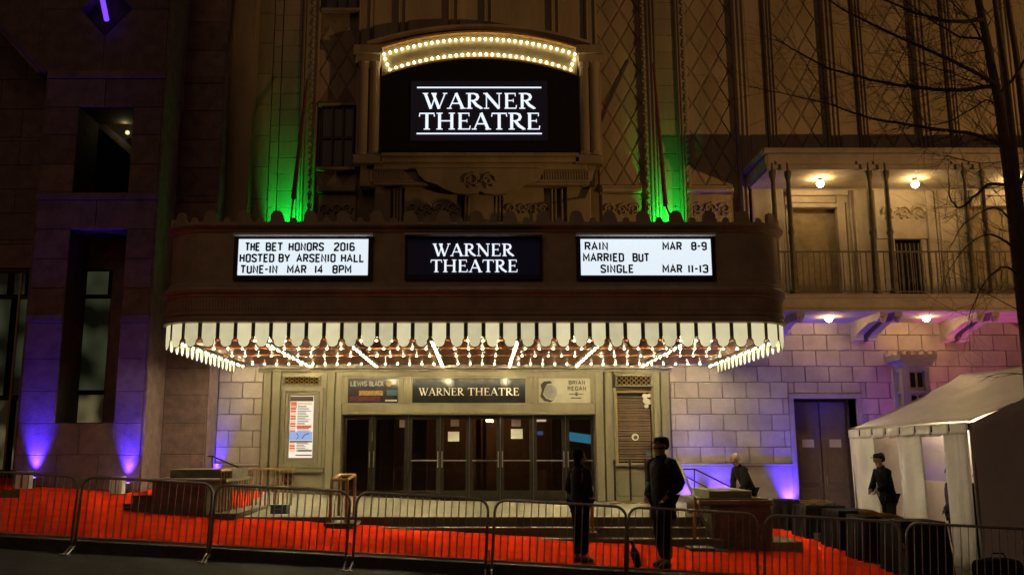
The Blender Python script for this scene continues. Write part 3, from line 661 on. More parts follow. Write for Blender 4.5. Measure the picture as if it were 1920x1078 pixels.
# interior figure behind the door (dark reflection in the photograph) left out
# ------------------------------------------------ box office window
BO = MB(); BO.box(bL, bR, YW + .12, YW + .14, bZ0, bZ1); BO.build('box_office_pane', M['darkglass'], TH)
for i in range(26):
    z = bZ0 + .04 + (bZ1 - bZ0 - .1) * i / 26; o = MB().add([(bL + .02, YW + .10, z), (bR - .02, YW + .10, z), (bR - .02, YW + .115, z + .045), (bL + .02, YW + .115, z + .045)], [(0, 1, 2, 3)])
    o.build('blind_slat', M['dkwood'], TH)
o = MB(); c = P(1191, 819, YW + .07); n = 16
o.disc(c.x, c.z, .085, c.y, c.y + .02); o.build('speak_hole', M['paper'], TH)
MB().disc(c.x + .01, c.z - .01, .05, c.y - .006, c.y - .001).build('speak_hole_grille', M['boxgrey'], TH)
o = MB()
for (a, b, r) in ((1209, 742, 5), (1217, 741, 4), (1211, 751, 5.5), (1217, 753, 5), (1212, 761, 4)):
    q = P(a, b, YW + .07); o.disc(q.x, q.z, r * .0131, YW + .07 - r * .0008, YW + .08)
o.build('window_sticker', M['paper'], TH)
MB().box(FX(1213, 850, YW), FX(1222, 850, YW), YW + .06, YW + .07, FZ(855, YW), FZ(846, YW)).build('card_sticker', mat('blue_sticker', (.08, .17, .25), .5), TH)
ring('window_frame', 1156, 1225, 733, 870, 2.5, YW + .0, .05, M['brass'], TH)
for k in (523, ):
    pass
# standpipe
sp = thing('standpipe', 'round dark standpipe fitting on the wall under the poster case', 'pipe fitting', P(540, 912, YW))
c = P(540, 898, YW)
MB().disc(c.x, c.z, .14, YW - .05, YW - .01, 20).build('plate', M['bronze_dk'], sp)
for s_ in (-1, 1): MB().disc(c.x + s_ * .055, c.z - .02, .045, YW - .16, YW - .05, 12).build('outlet', M['bronze_dk'], sp)

# ------------------------------------------------------------------ UPPER FRONT
zf = lambda v: FZ(v, YU)
ZTOP = 14.8; vref = 85
def strip(name, u0, u1, z0, z1, dy, d=.1, m='terra', vr=None, bev=.012):
    vr = vref if vr is None else vr
    return MB().bbox(FX(u0, vr, YU), FX(u1, vr, YU), YU - dy, YU - dy + d, z0, z1, b=bev).build(name, M[m], TH)
zlow = 4.3
# smooth pilaster beside the granite building and the joint courses
part('pilaster', 421, 473, -150, 640, YW - .25, .43, 'terra', vr=200)
def ashlar(u0, u1, vr, hpx, dy, n0=-4, z_end=zlow):
    x0, x1 = FX(u0, vr, YU), FX(u1, vr, YU); h = hpx * .0131 * 1.04; z = ZTOP; k = 0
    while z > z_end:
        MB().bbox(x0 + .005, x1 - .005, YU - dy, YU - dy + .1, z - h + .005, z - .005, b=.006).build('facing_stone', M['terra'], TH); z -= h; k += 1
ashlar(475, 508, 200, 62, .02); ashlar(509, 525, 200, 32, .0); ashlar(526, 562, 200, 32, .02)
def moulding(us, vr, z0, z1, r=.035, dy=.1, m='terra'):
    for u in us:
        x = FX(u, vr, YU); MB().tube([(x, YU - dy, z0), (x, YU - dy, z1)], r, 8).build('moulding', M[m], TH, smooth=True)
strip('strip_pilaster', 563, 596, zlow, ZTOP, .05, .11, vr=200); moulding([567, 572, 594], 200, zlow, ZTOP, .03, .07)
def chain(u, vr, z0, z1, dy=.09):
    o = MB(); x = FX(u, vr, YU); z = z0; k = 0
    while z < z1:
        if k % 2: o.bbox(x - .035, x + .035, YU - dy, YU - .04, z, z + .1, b=.02)
        else: o.prism([(x, z), (x + .045, z + .07), (x, z + .14), (x - .045, z + .07)], YU - dy - .01, YU - .04)
        z += .15; k += 1
    o.build('carved_chain', M['terra'], TH, stuff=True)
chain(584, 200, zlow, ZTOP)
ashlar(1228, 1264, 85, 34, .02)
strip('strip_pilaster', 1200, 1226, zlow, ZTOP, .08, .14); moulding([1213, 1220, 1226], 85, zlow, ZTOP, .03, .1); chain(1205, 85, zlow, ZTOP, .12)
strip('strip_pilaster', 1264, 1285, zlow, ZTOP, .06, .12); moulding([1267, 1272], 85, zlow, ZTOP, .025, .08); chain(1280, 85, zlow, ZTOP, .1)
for i in range(4):
    o_ = i * 168
    zlo = zlow if i == 0 else FZ(300, YU)
    strip('strip_pilaster', 1372 + o_, 1396 + o_, zlo, ZTOP, .10, .16); moulding([1376 + o_, 1384 + o_, 1392 + o_], 85, zlo, ZTOP, .028, .12)
    strip('flat_panel', 1398 + o_, 1430 + o_, zlo, ZTOP, .0, .06)
    strip('strip_pilaster', 1431 + o_, 1448 + o_, zlo, ZTOP, .06, .12); moulding([1434 + o_, 1440 + o_, 1446 + o_], 85, zlo, ZTOP, .022, .08)
# diamond tiles
dw, dh = .50, .88
dm = None
def lattice(u0, u1, vr, z0, z1, skip=None):
    global dm
    x0, x1 = FX(u0, vr, YU), FX(u1, vr, YU); xc = (x0 + x1) / 2
    r = 0; z = z0 - dh * .25
    while z < z1 + dh / 2:
        for i in range(-3, 4):
            x = xc + (i + (.5 if r % 2 else 0)) * dw
            if x - dw * .5 > x1 or x + dw * .5 < x0: continue
            if skip and skip(x, z): continue
            a, b = dw / 2 - .011, dh / 2 - .02; k = .84
            if x - dw / 2 < x0 or x + dw / 2 > x1:
                def clip(s_):
                    pl_ = [(x, z + b * s_), (x + a * s_, z), (x, z - b * s_), (x - a * s_, z)]
                    for lim, sg in ((x0 + .01, 1), (x1 - .01, -1)):
                        o_ = []
                        for q in range(len(pl_)):
                            p, n_ = pl_[q], pl_[(q + 1) % len(pl_)]; pi_, ni_ = sg * (p[0] - lim) >= 0, sg * (n_[0] - lim) >= 0
                            if pi_: o_.append(p)
                            if pi_ != ni_: t_ = (lim - p[0]) / (n_[0] - p[0]); o_.append((lim, p[1] + (n_[1] - p[1]) * t_))
                        pl_ = o_
                        if not pl_: break
                    return pl_
                p_ = clip(1)
                if len(p_) >= 3 and max(q[0] for q in p_) - min(q[0] for q in p_) > .06: MB().prism(p_, YU + .03, YU + .07).build('diamond_tile', M['terra'], TH)
                continue
            if dm is None:
                o = MB().add([(0, .02, b), (a, .02, 0), (0, .02, -b), (-a, .02, 0), (0, -.008, b * k), (a * k, -.008, 0), (0, -.008, -b * k), (-a * k, -.008, 0)],
                             [(4, 7, 6, 5), (0, 3, 7, 4), (3, 2, 6, 7), (2, 1, 5, 6), (1, 0, 4, 5)])
                dm = o.build('diamond_tile', M['terra'], TH, origin=(0, 0, 0)); dm.location = (x, YU + .05, z)
            else: inst('diamond_tile', dm, (x, YU + .05, z), TH)
        z += dh / 2; r += 1
zfr = FZ(352, YU)
lattice(590, 672, 200, zfr + .3, 13.8, lambda x, z: (FZ(345, YU) < z < FZ(180, YU)) or z > FZ(60, YU)); lattice(1118, 1206, 85, zfr + .3, 13.8)
lattice(1285, 1372, 85, zfr + .3, 13.8)
for i in range(3): lattice(1448 + 168 * i, 1540 + 168 * i, 85, FZ(290, YU), 13.8)
# cornice + carved friezes
def scrolls(x0, x1, z0, z1, Y, n, par=TH, name='carved_scrollwork'):
    o = MB(); w_ = (x1 - x0) / n
    for i in range(n):
        cx_ = x0 + (i + .5) * w_; cz_ = (z0 + z1) / 2; s_ = 1 if i % 2 else -1; R_ = min(w_, (z1 - z0)) * .44
        pts = []
        for k in range(22):
            a = k * .42; r = R_ * (1 - k / 24); pts.append((cx_ + s_ * r * cos(a), Y - .01 - .02 * (k / 22), cz_ + r * sin(a)))
        o.tube(pts, [.035 * (1 - k / 30) for k in range(22)], 5)
        for k in range(6):
            a = k * pi / 3; o.tube([(cx_ + R_ * .8 * cos(a), Y, cz_ + R_ * .8 * sin(a)), (cx_ + R_ * 1.15 * cos(a + .3), Y - .02, cz_ + R_ * 1.15 * sin(a + .3))], [.04, .015], 5)
    return o.build(name, M['terra'], par, stuff=True, smooth=True)
for u0, u1 in ((596, 668), (1128, 1202), (1286, 1373)):
    strip('cornice', u0, u1, FZ(362, YU), FZ(355, YU), .14, .2, vr=355, bev=.02); strip('frieze_board', u0, u1, 4.3, FZ(364, YU), .0, .06, vr=355)
    strip('dentil_band', u0, u1, FZ(355, YU), FZ(349, YU), .08, .14, vr=355)
    scrolls(FX(u0 + 4, 355, YU), FX(u1 - 4, 355, YU), FZ(414, YU), FZ(370, YU), YU - .01, 3)
# small windows
def sash(u0, u1, v0, v1):
    vr = (v0 + v1) / 2; x0, x1, z0, z1 = FX(u0, vr, YU), FX(u1, vr, YU), FZ(v1, YU), FZ(v0, YU)
    MB().box(x0 - .03, x1 + .03, YU - .0, YU + .05, z0 - .03, z1 + .03).build('window_recess', M['flatblack'], TH)
    wn = window(TH, x0, x1, z0, z1, YU - .09, [x0 + (x1 - x0) * .36, x0 + (x1 - x0) * .68], [z0 + (z1 - z0) * .48], M['bronze_dk'], M['darkglass'], .04, mm='bronze_dk')
    MB().bbox(x0 - .08, x1 + .08, YU - .16, YU, z1, z1 + .07, b=.01).build('window_head', M['terra'], TH)
    MB().bbox(x0 - .08, x1 + .08, YU - .16, YU, z0 - .08, z0, b=.01).build('window_sill', M['terra'], TH)
sash(602, 664, 202, 316); sash(611, 672, -80, 20)
# centre bay above arch
for a, b in ((672, 700), (745, 765), (838, 862), (905, 925), (1030, 1050), (1095, 1118)):
    strip('strip_pilaster', a, b, FZ(88, YU) if 700 < b < 1090 else FZ(88, YU), ZTOP, .05, .12, vr=20)
    moulding([a + 4, b - 4], 20, FZ(88, YU), ZTOP, .025, .08)
strip('flat_panel', 700, 1095, 9.9, ZTOP, -.02, .05, vr=60)
# sign surround (columns, ledge, arch)
YS = YW - .35
AE = thing('sign_surround', 'carved stone surround with twin columns framing the big dark screen', 'stone surround', P(900, 310, YS))
def aep(name, u0, u1, v0, v1, Y, d, vr=None, m='terra', bev=.02): return fb(u0, u1, v0, v1, Y, d, bev=bev, vr=vr).build(name, M[m], AE)
for u0, u1 in ((668, 714), (1085, 1127)):
    aep('column_back', u0, u1, 118, 292, YS + .15, .45, vr=200)
    aep('capital', u0 - 6, u1 + 4, 83, 100, YS - .08, .6, vr=90); aep('capital', u0 - 2, u1 + 1, 100, 118, YS - .0, .5, vr=90)
    aep('column_base', u0 - 7, u1 + 3, 290, 306, YS - .1, .65, vr=300)
    for q in (.27, .73):
        x = FX(u0 + (u1 - u0) * q, 200, YS); z0, z1 = FZ(291, YS), FZ(117, YS)
        MB().lathe((x, YS + .1, z0), [(.17, 0), (.17, .06), (.13, .1), (.125, z1 - z0 - .15), (.15, z1 - z0 - .1), (.17, z1 - z0)], 14).build('column', M['terra'], AE, smooth=False)
    aep('bracket', u0 + 6, u1 - 10, 308, 350, YS + .12, .35, vr=330)
aep('ledge', 714, 1085, 286, 293, YS - .2, .7, vr=290); aep('ledge', 712, 1087, 294, 304, YS - .1, .6, vr=298); aep('ledge', 700, 1100, 305, 318, YS + .0, .5, vr=312)
aep('entablature', 692, 1112, 319, 341, YS + .1, .4, vr=330); aep('entablature', 700, 1104, 341, 347, YS + .05, .45, vr=345)
for u0, u1 in ((700, 786), (1016, 1106)):
    o = MB(); n = 18
    for i in range(n): a = u0 + (u1 - u0) * i / n; fb(a + 1.3, a + 3.6, 322, 337, YS + .07, .04, mb=o, vr=330)
    o.build('fluting', M['terra'], AE, stuff=True)
sc = [(-118, 0), (118, 0), (112, 12), (100, 24), (80, 30), (66, 38), (48, 46), (25, 49), (8, 47), (0, 43), (-8, 47), (-25, 49), (-48, 46), (-66, 38), (-80, 30), (-100, 24), (-112, 12)]
c = P(900, 316, YS - .12); MB().prism([(c.x + a * .0136, c.z - b * .0136) for a, b in sc], YS - .12, YS + .05).build('scrolled_apron', M['terra'], AE)
scrolls(c.x - .42, c.x + .42, c.z - .52, c.z - .1, YS - .14, 2, AE, 'carved_monogram')
for u0, u1 in ((702, 733), (872, 868 + 66), (1062, 1108)): aep('pier', u0, u1, 348, 640, YS + .2, .4, vr=380)
for u in (738, 744, 750, 872, 878, 930, 937, 1036, 1043, 1055): 
    x = FX(u, 380, YS); MB().tube([(x, YS + .2, 4.3), (x, YS + .2, FZ(350, YS))], .03, 8).build('moulding', M['terra'], AE, smooth=True)
for u0, u1 in ((757, 866), (942, 1033)):
    aep('carved_board', u0, u1, 348, 640, YS + .3, .3, vr=380); scrolls(FX(u0 + 6, 380, YS + .3), FX(u1 - 6, 380, YS + .3), FZ(415, YS + .3), FZ(368, YS + .3), YS + .29, 4, AE)
# bulb arch
YA = YS + .02
AR = thing('bulb_arch', 'glowing arched band of round bulbs over the big dark screen', 'light arch', P(900, 130, YA))
def arc_pts(uL, vL, uM, vM, uR, vR, n, Y, vr):
    a, m_, b = P(uL, vL, Y), P(uM, vM, Y), P(uR, vR, Y)
    pts = []
    for i in range(n):
        t = i / (n - 1); x = a.x + (b.x - a.x) * t; s_ = 2 * t - 1; pts.append((x, a.z + (m_.z - a.z) * (1 - s_ * s_)))
    return pts
top = arc_pts(714, 95, 899, 65, 1084, 96, 40, YA, 80); bot = arc_pts(716, 140, 899, 108, 1082, 140, 40, YA, 120)
MB().prism(top + bot[::-1], YA + .02, YA + .3).build('arch_panel', mat('arch_enamel', (.30, .24, .13), .35, spec=.5), AR)
def rib(pts, name, w_, d, m, par, Y):
    o = MB()
    for a, b in zip(pts[:-1], pts[1:]): o.prism([a, b, (b[0], b[1] + w_), (a[0], a[1] + w_)], Y - d, Y + .05)
    return o.build(name, m, par)
rib(top, 'arch_rim', .05, .14, M['brass'], AR, YA + .02); rib([(x, z - .05) for x, z in bot], 'arch_rim', .05, .05, M['brass'], AR, YA + .02)
rib([(x, z + .05) for x, z in arc_pts(690, 90, 899, 58, 1106, 92, 40, YA, 80)], 'arch_cornice', .07, .16, M['terra'], AE, YA + .02)
bmx = bmesh.new(); bmesh.ops.create_icosphere(bmx, subdivisions=2, radius=1); bme = bpy.data.meshes.new('bulb'); bmx.to_mesh(bme); bmx.free()
bulb_a = bme.copy(); bulb_a.transform(Matrix.Scale(.029, 4)); bulb_a.materials.append(M['bulb2'])
bulb_m = bme.copy(); bulb_m.transform(Matrix.Scale(.0185, 4)); bulb_m.materials.append(M['bulb'])
yb_ = YA - .03
for (x, z) in arc_pts(720, 102, 899, 73.5, 1078, 103, 33, yb_, 80): inst('bulb', bulb_a, (x, yb_, z), AR)
for (x, z) in arc_pts(731, 131, 899, 102, 1070, 130, 31, yb_, 110): inst('bulb', bulb_a, (x, yb_, z), AR)
for u, v in ((722, 111), (726, 121), (1077, 112), (1073, 121)): inst('bulb', bulb_a, P(u, v, yb_), AR)
# LED screen
LS = thing('led_sign', 'large black electronic screen spelling the theatre name in white between two columns', 'sign', P(900, 286, YA))
MB().prism([(x, z) for x, z in [(b[0], b[1] - .05) for b in bot]][::-1] + [(FX(714, 200, YA), FZ(286, YA)), (FX(1085, 200, YA), FZ(286, YA))], YA + .04, YA + .2).build('cabinet', M['flatblack'], LS)
fb(770, 1027, 152, 264, YA + .02, .02).build('screen', M['screen'], LS)
word('WARNER', 795, 1004, 175, 204, YA, M['ledwhite'], LS, True, d=.015); word('THEATRE', 785, 1015, 212, 243, YA, M['ledwhite'], LS, True, d=.015)
fb(782, 1015, 163.3, 165.5, YA, .015).build('rule', M['ledwhite'], LS); fb(781, 1016, 249.5, 251.7, YA, .015).build('rule', M['ledwhite'], LS)

# ------------------------------------------------------------------ MARQUEE
MQ = thing('marquee', 'wide bronze theatre marquee with rounded corners, letter boards and glowing glass fringe', 'marquee', (FX(890, 600, YM), 19.6, z_sof))
R0 = .8; XL, XR = FX(320, 600, YM + R0), FX(1461, 600, YM + R0)
def plan(d=0, step=.12, ys=YW - .0):
    pts = []
    y = ys
    n = int((ys - (YM + R0)) / step)
    for i in range(n): pts.append((XL - d, ys - (ys - (YM + R0)) * i / n))
    for i in range(13): a = pi + (pi / 2) * i / 12; pts.append((XL + R0 + (R0 + d) * cos(a), YM + R0 + (R0 + d) * sin(a)))
    m_ = int((XR - XL - 2 * R0) / step)
    for i in range(1, m_): pts.append((XL + R0 + (XR - XL - 2 * R0) * i / m_, YM - d))
    for i in range(13): a = -pi / 2 + (pi / 2) * i / 12; pts.append((XR - R0 + (R0 + d) * cos(a), YM + R0 + (R0 + d) * sin(a)))
    for i in range(1, n + 1): pts.append((XR + d, (YM + R0) + (ys - (YM + R0)) * i / n))
    return pts
def sweep(prof, name, m, par, caps=False, smooth=False):
    rings = [plan(d, .5) for d, z in prof]; n = len(rings[0]); o = MB(); vs = []
    for (d, z), r in zip(prof, rings): vs += [(x, y, z) for x, y in r]
    fs = [(k * n + i, (k + 1) * n + i, (k + 1) * n + i + 1, k * n + i + 1) for k in range(len(prof) - 1) for i in range(n - 1)]
    if caps: fs += [tuple(range(n)), tuple(range((len(prof) - 1) * n, len(prof) * n))[::-1]]
    o.add(vs, fs); return o.build(name, m, par, smooth=smooth)
mz = lambda v: FZ(v, YM)
zt_ = mz(421)
sweep([(0, mz(434)), (0, mz(529))], 'fascia', M['bronze'], MQ)
sweep([(-.01, mz(528)), (.03, mz(530)), (.05, mz(533)), (.05, mz(536)), (.10, mz(540)), (.12, mz(545)), (.10, mz(550)), (.06, mz(552)), (.06, mz(556)), (.035, mz(558))], 'middle_moulding', M['bronze'], MQ)
sweep([(.035, mz(558)), (.035, mz(584))], 'frieze', M['bronze'], MQ)
sweep([(.035, mz(584)), (.07, mz(586)), (.07, mz(590)), (.04, mz(592)), (.05, mz(598)), (.09, mz(600)), (.09, mz(604)), (-.02, mz(606)), (-.05, mz(606))], 'lower_moulding', M['bronze'], MQ)
sweep([(.0, mz(437)), (.03, mz(435)), (.04, mz(431)), (.10, mz(428)), (.13, mz(425)), (.13, mz(422)), (.08, mz(420)), (.05, mz(417)), (-.05, mz(417)), (-.1, mz(421) - .1)], 'top_cornice', M['bronze'], MQ)
pl = plan(-.06, .5); MB().add([(x, y, mz(421) - .1) for x, y in pl], [tuple(range(len(pl)))]).build('roof_deck', M['bronze_dk'], MQ)
sweep([(-.05, mz(606) + .02), (-.06, z_sof - .02)], 'skirt', M['bronze_dk'], MQ)
pl = plan(-.06, .5, YW - .16); MB().add([(x, y, z_sof) for x, y in pl], [tuple(range(len(pl)))[::-1]]).build('soffit', M['soffit'], MQ)
# path parameter
def along(d=0):
    p = plan(d, .06); L = [0]
    for a, b in zip(p[:-1], p[1:]): L.append(L[-1] + math.dist(a, b))
    return p, L
def at_len(p, L, s_):
    import bisect
    i = min(max(bisect.bisect(L, s_) - 1, 0), len(p) - 2); t = (s_ - L[i]) / (L[i + 1] - L[i]); a, b = Vector(p[i]), Vector(p[i + 1])
    q = a.lerp(b, t); tn_ = (b - a).normalized(); return q, tn_
pth, LL = along(.0)
tot = LL[-1]; pitch = tot / 69
# fluted frieze ribs
o = MB(); s_ = .05
pf, LF = along(.035)
while s_ < LF[-1] - .05:
    q, tn_ = at_len(pf, LF, s_); nrm = Vector((tn_.y, -tn_.x)); a = q - tn_ * .014; b = q + tn_ * .014
    z0, z1 = mz(581.5), mz(560.5)
    vs = []
    for z in (z0, z1):
        for pnt, off in ((a, -.005), (b, -.005), (b, .015), (a, .015)): r_ = pnt + nrm * off; vs.append((r_.x, r_.y, z))
    o.add(vs, [(0, 1, 2, 3), (7, 6, 5, 4), (0, 4, 5, 1), (1, 5, 6, 2), (2, 6, 7, 3), (3, 7, 4, 0)]); s_ += .056
o.build('frieze_fluting', M['bronze'], MQ, stuff=True)
# glass fringe panels (mesh is made along x, outward is -y)
zt2, zb2_ = mz(606), mz(650)
hgt = zt2 - zb2_; hw_ = pitch * .385
poly = [(-hw_, 0), (-hw_, -hgt * .66), (-hw_ * .80, -hgt * .72)]
for k in range(1, 10): a = pi + pi * k / 10; poly.append((hw_ * .80 * cos(a), -hgt * .76 + hgt * .24 * sin(a)))
poly += [(hw_ * .80, -hgt * .72), (hw_, -hgt * .66), (hw_, 0)]
gp = MB().prism(poly, -.012, .004); gme = None
trim = MB(); pg, LG = along(.01)
for i in range(69):
    s_ = (i + .5) * (LG[-1] / 69); q, tn_ = at_len(pg, LG, s_); ang = math.atan2(tn_.y, tn_.x)
    if gme is None:
        g0 = gp.build('glass_panel', M['milk'], MQ, origin=(0, 0, 0)); g0.location = (q.x, q.y, zt2); g0.rotation_euler.z = ang; gme = g0
    else: inst('glass_panel', gme, (q.x, q.y, zt2), MQ, rotz=ang)
    pts = []
    for a, b in [(-pitch / 2, -hgt * .60), (-hw_ * 1.12, -hgt * .62)] + poly[1:-1] + [(hw_ * 1.12, -hgt * .62), (pitch / 2, -hgt * .60)]:
        r_ = q + tn_ * a; pts.append((r_.x, r_.y, zt2 + b - .008))
    trim.tube(pts, .009, 4, cap=False)
    # slim posts between the panels
    for sgn in (-.46, .46):
        r_ = q + tn_ * pitch * sgn; trim.tube([(r_.x, r_.y, zt2), (r_.x, r_.y, zt2 - hgt * .6)], .010, 4)
trim.build('fringe_frame', M['bronze_dk'], MQ, stuff=True)
# crest ornaments
crest = MB(); r1 = .118
prof = [(-r1 * 1.25, 0), (-r1, .03), (-r1, .09)] + [(r1 * cos(pi - pi * k / 10), .10 + r1 * sin(pi - pi * k / 10)) for k in range(11)] + [(r1, .09), (r1 * 1.25, .03), (r1 * 1.25, 0)]
cm = crest.prism(prof, -.05, .02); cb = None
pc, LC = along(.0)
mid = (LC[-1]) / 2; step = .625; k0 = 0
small = MB().prism([(-.07, 0)] + [(.06 * cos(pi - pi * k / 6), .04 + .05 * sin(pi - pi * k / 6)) for k in range(7)] + [(.07, 0)], -.03, .01)
sb_ = None
k = -int(mid / step)
while k * step + mid < LC[-1] - .1:
    s_ = mid + k * step + .03
    if s_ > .1:
        q, tn_ = at_len(pc, LC, s_); ang = math.atan2(tn_.y, tn_.x)
        if cb is None: cb = cm.build('crest_ornament', M['bronze'], MQ, origin=(0, 0, 0)); cb.location = (q.x, q.y, mz(417)); cb.rotation_euler.z = ang
        else: inst('crest_ornament', cb, (q.x, q.y, mz(417)), MQ, rotz=ang)
        if s_ + step / 2 < LC[-1]:
            q, tn_ = at_len(pc, LC, s_ + step / 2); ang = math.atan2(tn_.y, tn_.x)
            if sb_ is None: sb_ = small.build('crest_bud', M['bronze'], MQ, origin=(0, 0, 0)); sb_.location = (q.x, q.y, mz(417)); sb_.rotation_euler.z = ang
            else: inst('crest_bud', sb_, (q.x, q.y, mz(417)), MQ, rotz=ang)
    k += 1
# soffit ribs and bulbs
rx = [XL + .24 + (XR - XL - .48) * i / 7 for i in range(8)]
ylist = [17.4, 18.75, 20.15, 22.0]
zbulb = z_sof - .03; zrib = z_sof - .07
for x in rx:
    MB().box(x - .05, x + .05, 17.25, YW - .2, z_sof - .05, z_sof - .002).build('soffit_rib', M['lime'], MQ)
    for j in range(20): inst('bulb', bulb_m, (x + (.012 if j % 2 else -.012), 17.35 + (YW - .3 - 17.35) * j / 19, zrib), MQ)
nb = 0
for r_, y in enumerate(ylist):
    if r_ < 3: MB().box(XL + .3, XR - .3, y + .08, y + .2, z_sof - .035, z_sof - .001).build('soffit_beam', M['soffit'], MQ)
    x = rx[0] + .29
    while x < rx[-1] - .1:
        if min(abs(x - q) for q in rx) > .1: inst('bulb', bulb_m, (x, y, zbulb), MQ); nb += 1
        x += .29
print('soffit bulbs', nb + 144)
# letter boards
def board(u0, u1, name, dark=False):
    o = ring(name, u0 - 5, u1 + 5, 440, 524, 6 if not dark else 4, YM - .07, .07, M['bronze_dk'], MQ)
    fb(u0 - 6, u1 + 6, 436, 440, YM - .24, .20).build('hood', M['white'] if not dark else M['steel'], o)
    fb(u0 - 1, u1 + 1, 448.5, 515.5, YM - .045, .03).build('face', M['board'] if not dark else M['screen'], o)
    return o
B1 = board(443, 693, 'letter_board'); B2 = board(764, 1012, 'name_board', True); B3 = board(1086, 1337, 'letter_board')
yl = YM - .058
for tx, a, b, r_ in (('THE', 460, 487, 0), ('BET', 498, 530, 0), ('HONORS', 541, 607, 0), ('2016', 626, 665, 0), ('HOSTED', 449, 514, 1), ('BY', 522, 543, 1), ('ARSENIO', 556, 629, 1), ('HALL', 639, 682, 1),
                     ('TUNE-IN', 451, 520, 2), ('MAR', 538, 574, 2), ('14', 590, 605, 2), ('8PM', 623, 659, 2)):
    word(tx, a, b, [454.5, 475.7, 496.8][r_], [471, 492, 513][r_], yl, M['ink'], B1, wt=.185)
for tx, a, b, r_ in (('RAIN', 1096, 1140, 0), ('MAR', 1242, 1278, 0), ('8-9', 1296, 1325, 0), ('MARRIED', 1093, 1170, 1), ('BUT', 1186, 1217, 1), ('SINGLE', 1126, 1188, 2), ('MAR', 1242, 1279, 2), ('11-13', 1290, 1328, 2)):
    word(tx, a, b, [453.5, 474.5, 495.8][r_], [469.5, 491, 512][r_], yl, M['ink'], B3, wt=.185)
word('WARNER', 813, 964, 457, 480, yl - .01, M['ledwhite'], B2, True); word('THEATRE', 807, 972, 487, 510, yl - .01, M['ledwhite'], B2, True)
# stays with straps
for (pa, pb, pc_, lab) in (((545, 412, 20.3), (550, 372, 21.2), (576, 150, 22.1), 'red strapped stay slanting above the left end of the marquee'), ((1258, 408, 20.3), (1248, 385, 21.0), (1225, 120, 22.2), 'red strapped stay slanting above the right half of the marquee')):
    a, b, c = P(*pa), P(*pb), P(*pc_); st = thing('stay_rod', lab, 'stay', a)
    a2 = a.copy(); a2.z = mz(421) - .1; MB().tube([a2, a, b], .02, 6).build('rod', M['bronze_dk'], st)
    MB().tube([b, c], [.058, .03], 6).build('strap', M['strap'], st)

# ------------------------------------------------------------------ BALCONY (right)
BL = thing('balcony', 'covered balcony with slim paired columns and iron railing right of the marquee', 'balcony', P(1650, 600, 21.5))
YB1, YB2 = 20.9, 20.6
xb0, xb1 = FX(1440, 300, YB1), 15.5
zr0, zr1 = FZ(318, YB1), FZ(288, YB1)
MB().box(xb0, xb1, YB1, YW + .1, zr0, zr1).build('roof', M['block'], BL)
MB().bbox(xb0 - .14, xb1, YB1 - .16, YB1, zr1 - .02, zr1 + .10, b=.02).build('roof_edge', M['block'], BL)
MB().box(xb0 - .14, xb0, YB1 - .0, YW + .1, zr1 - .02, zr1 + .10).build('roof_edge', M['block'], BL)
MB().box(xb0 - .06, xb0, YB1 + .01, YW + .1, zr0 + .05, zr1 - .05).build('roof_fascia', M['block'], BL)
MB().box(xb0 - .05, xb1, YB1 - .06, YB1, zr0 - .02, zr0 + .1).build('roof_moulding', M['block'], BL)
zf0, zf1 = FZ(583, YB2), FZ(553, YB2)
xf0 = FX(1462, 560, YB2)
MB().box(xf0, xb1, YB2, YW + .1, zf0, zf1).build('floor_slab', M['block'], BL)
MB().bbox(xf0 - .05, xb1, YB2 - .07, YB2, zf1 - .08, zf1 + .02, b=.02).build('floor_edge', M['block'], BL)
MB().bbox(xf0 - .03, xb1, YB2 - .03, YB2, zf0 - .01, zf0 + .07, b=.02).build('floor_moulding', M['block'], BL)
yc_ = YB2 + .12
cols = [1451, 1480, 1633, 1665, 1813, 1846, 1990]
for u in cols:
    x = FX(u + 4, 440, yc_); h = FZ(305, yc_) - zf1
    MB().lathe((x, yc_, zf1), [(.10, 0), (.10, .12), (.065, .16), (.06, h * .45), (.085, h * .47), (.06, h * .5), (.052, h * .86), (.09, h * .9), (.09, h * .93), (.03, h * .94), (.018, h)], 10).build('column', M['iron'], BL, smooth=False)
zrail = FZ(472, yc_)
MB().tube([(xf0, yc_, zrail), (xb1, yc_, zrail)], .022, 6).build('handrail', M['iron'], BL)
MB().tube([(xf0, yc_, zf1 + .1), (xb1, yc_, zf1 + .1)], .015, 6).build('bottom_rail', M['iron'], BL)
x = xf0 + .08; bp = None
while x < xb1:
    if bp is None: bp = MB().lathe((0, 0, 0), [(.012, .1), (.012, .25), (.022, .35), (.013, .45), (.012, zrail - zf1)], 6).build('baluster', M['iron'], BL, origin=(0, 0, 0)); bp.location = (x, yc_, zf1)
    else: inst('baluster', bp, (x, yc_, zf1), BL)
    x += .134
MB().tube([(xf0, yc_, zf1 + .1), (xf0, YW, zf1 + .1)], .015, 6).build('bottom_rail', M['iron'], BL); MB().tube([(xf0, yc_, zrail), (xf0, YW, zrail)], .022, 6).build('handrail', M['iron'], BL)
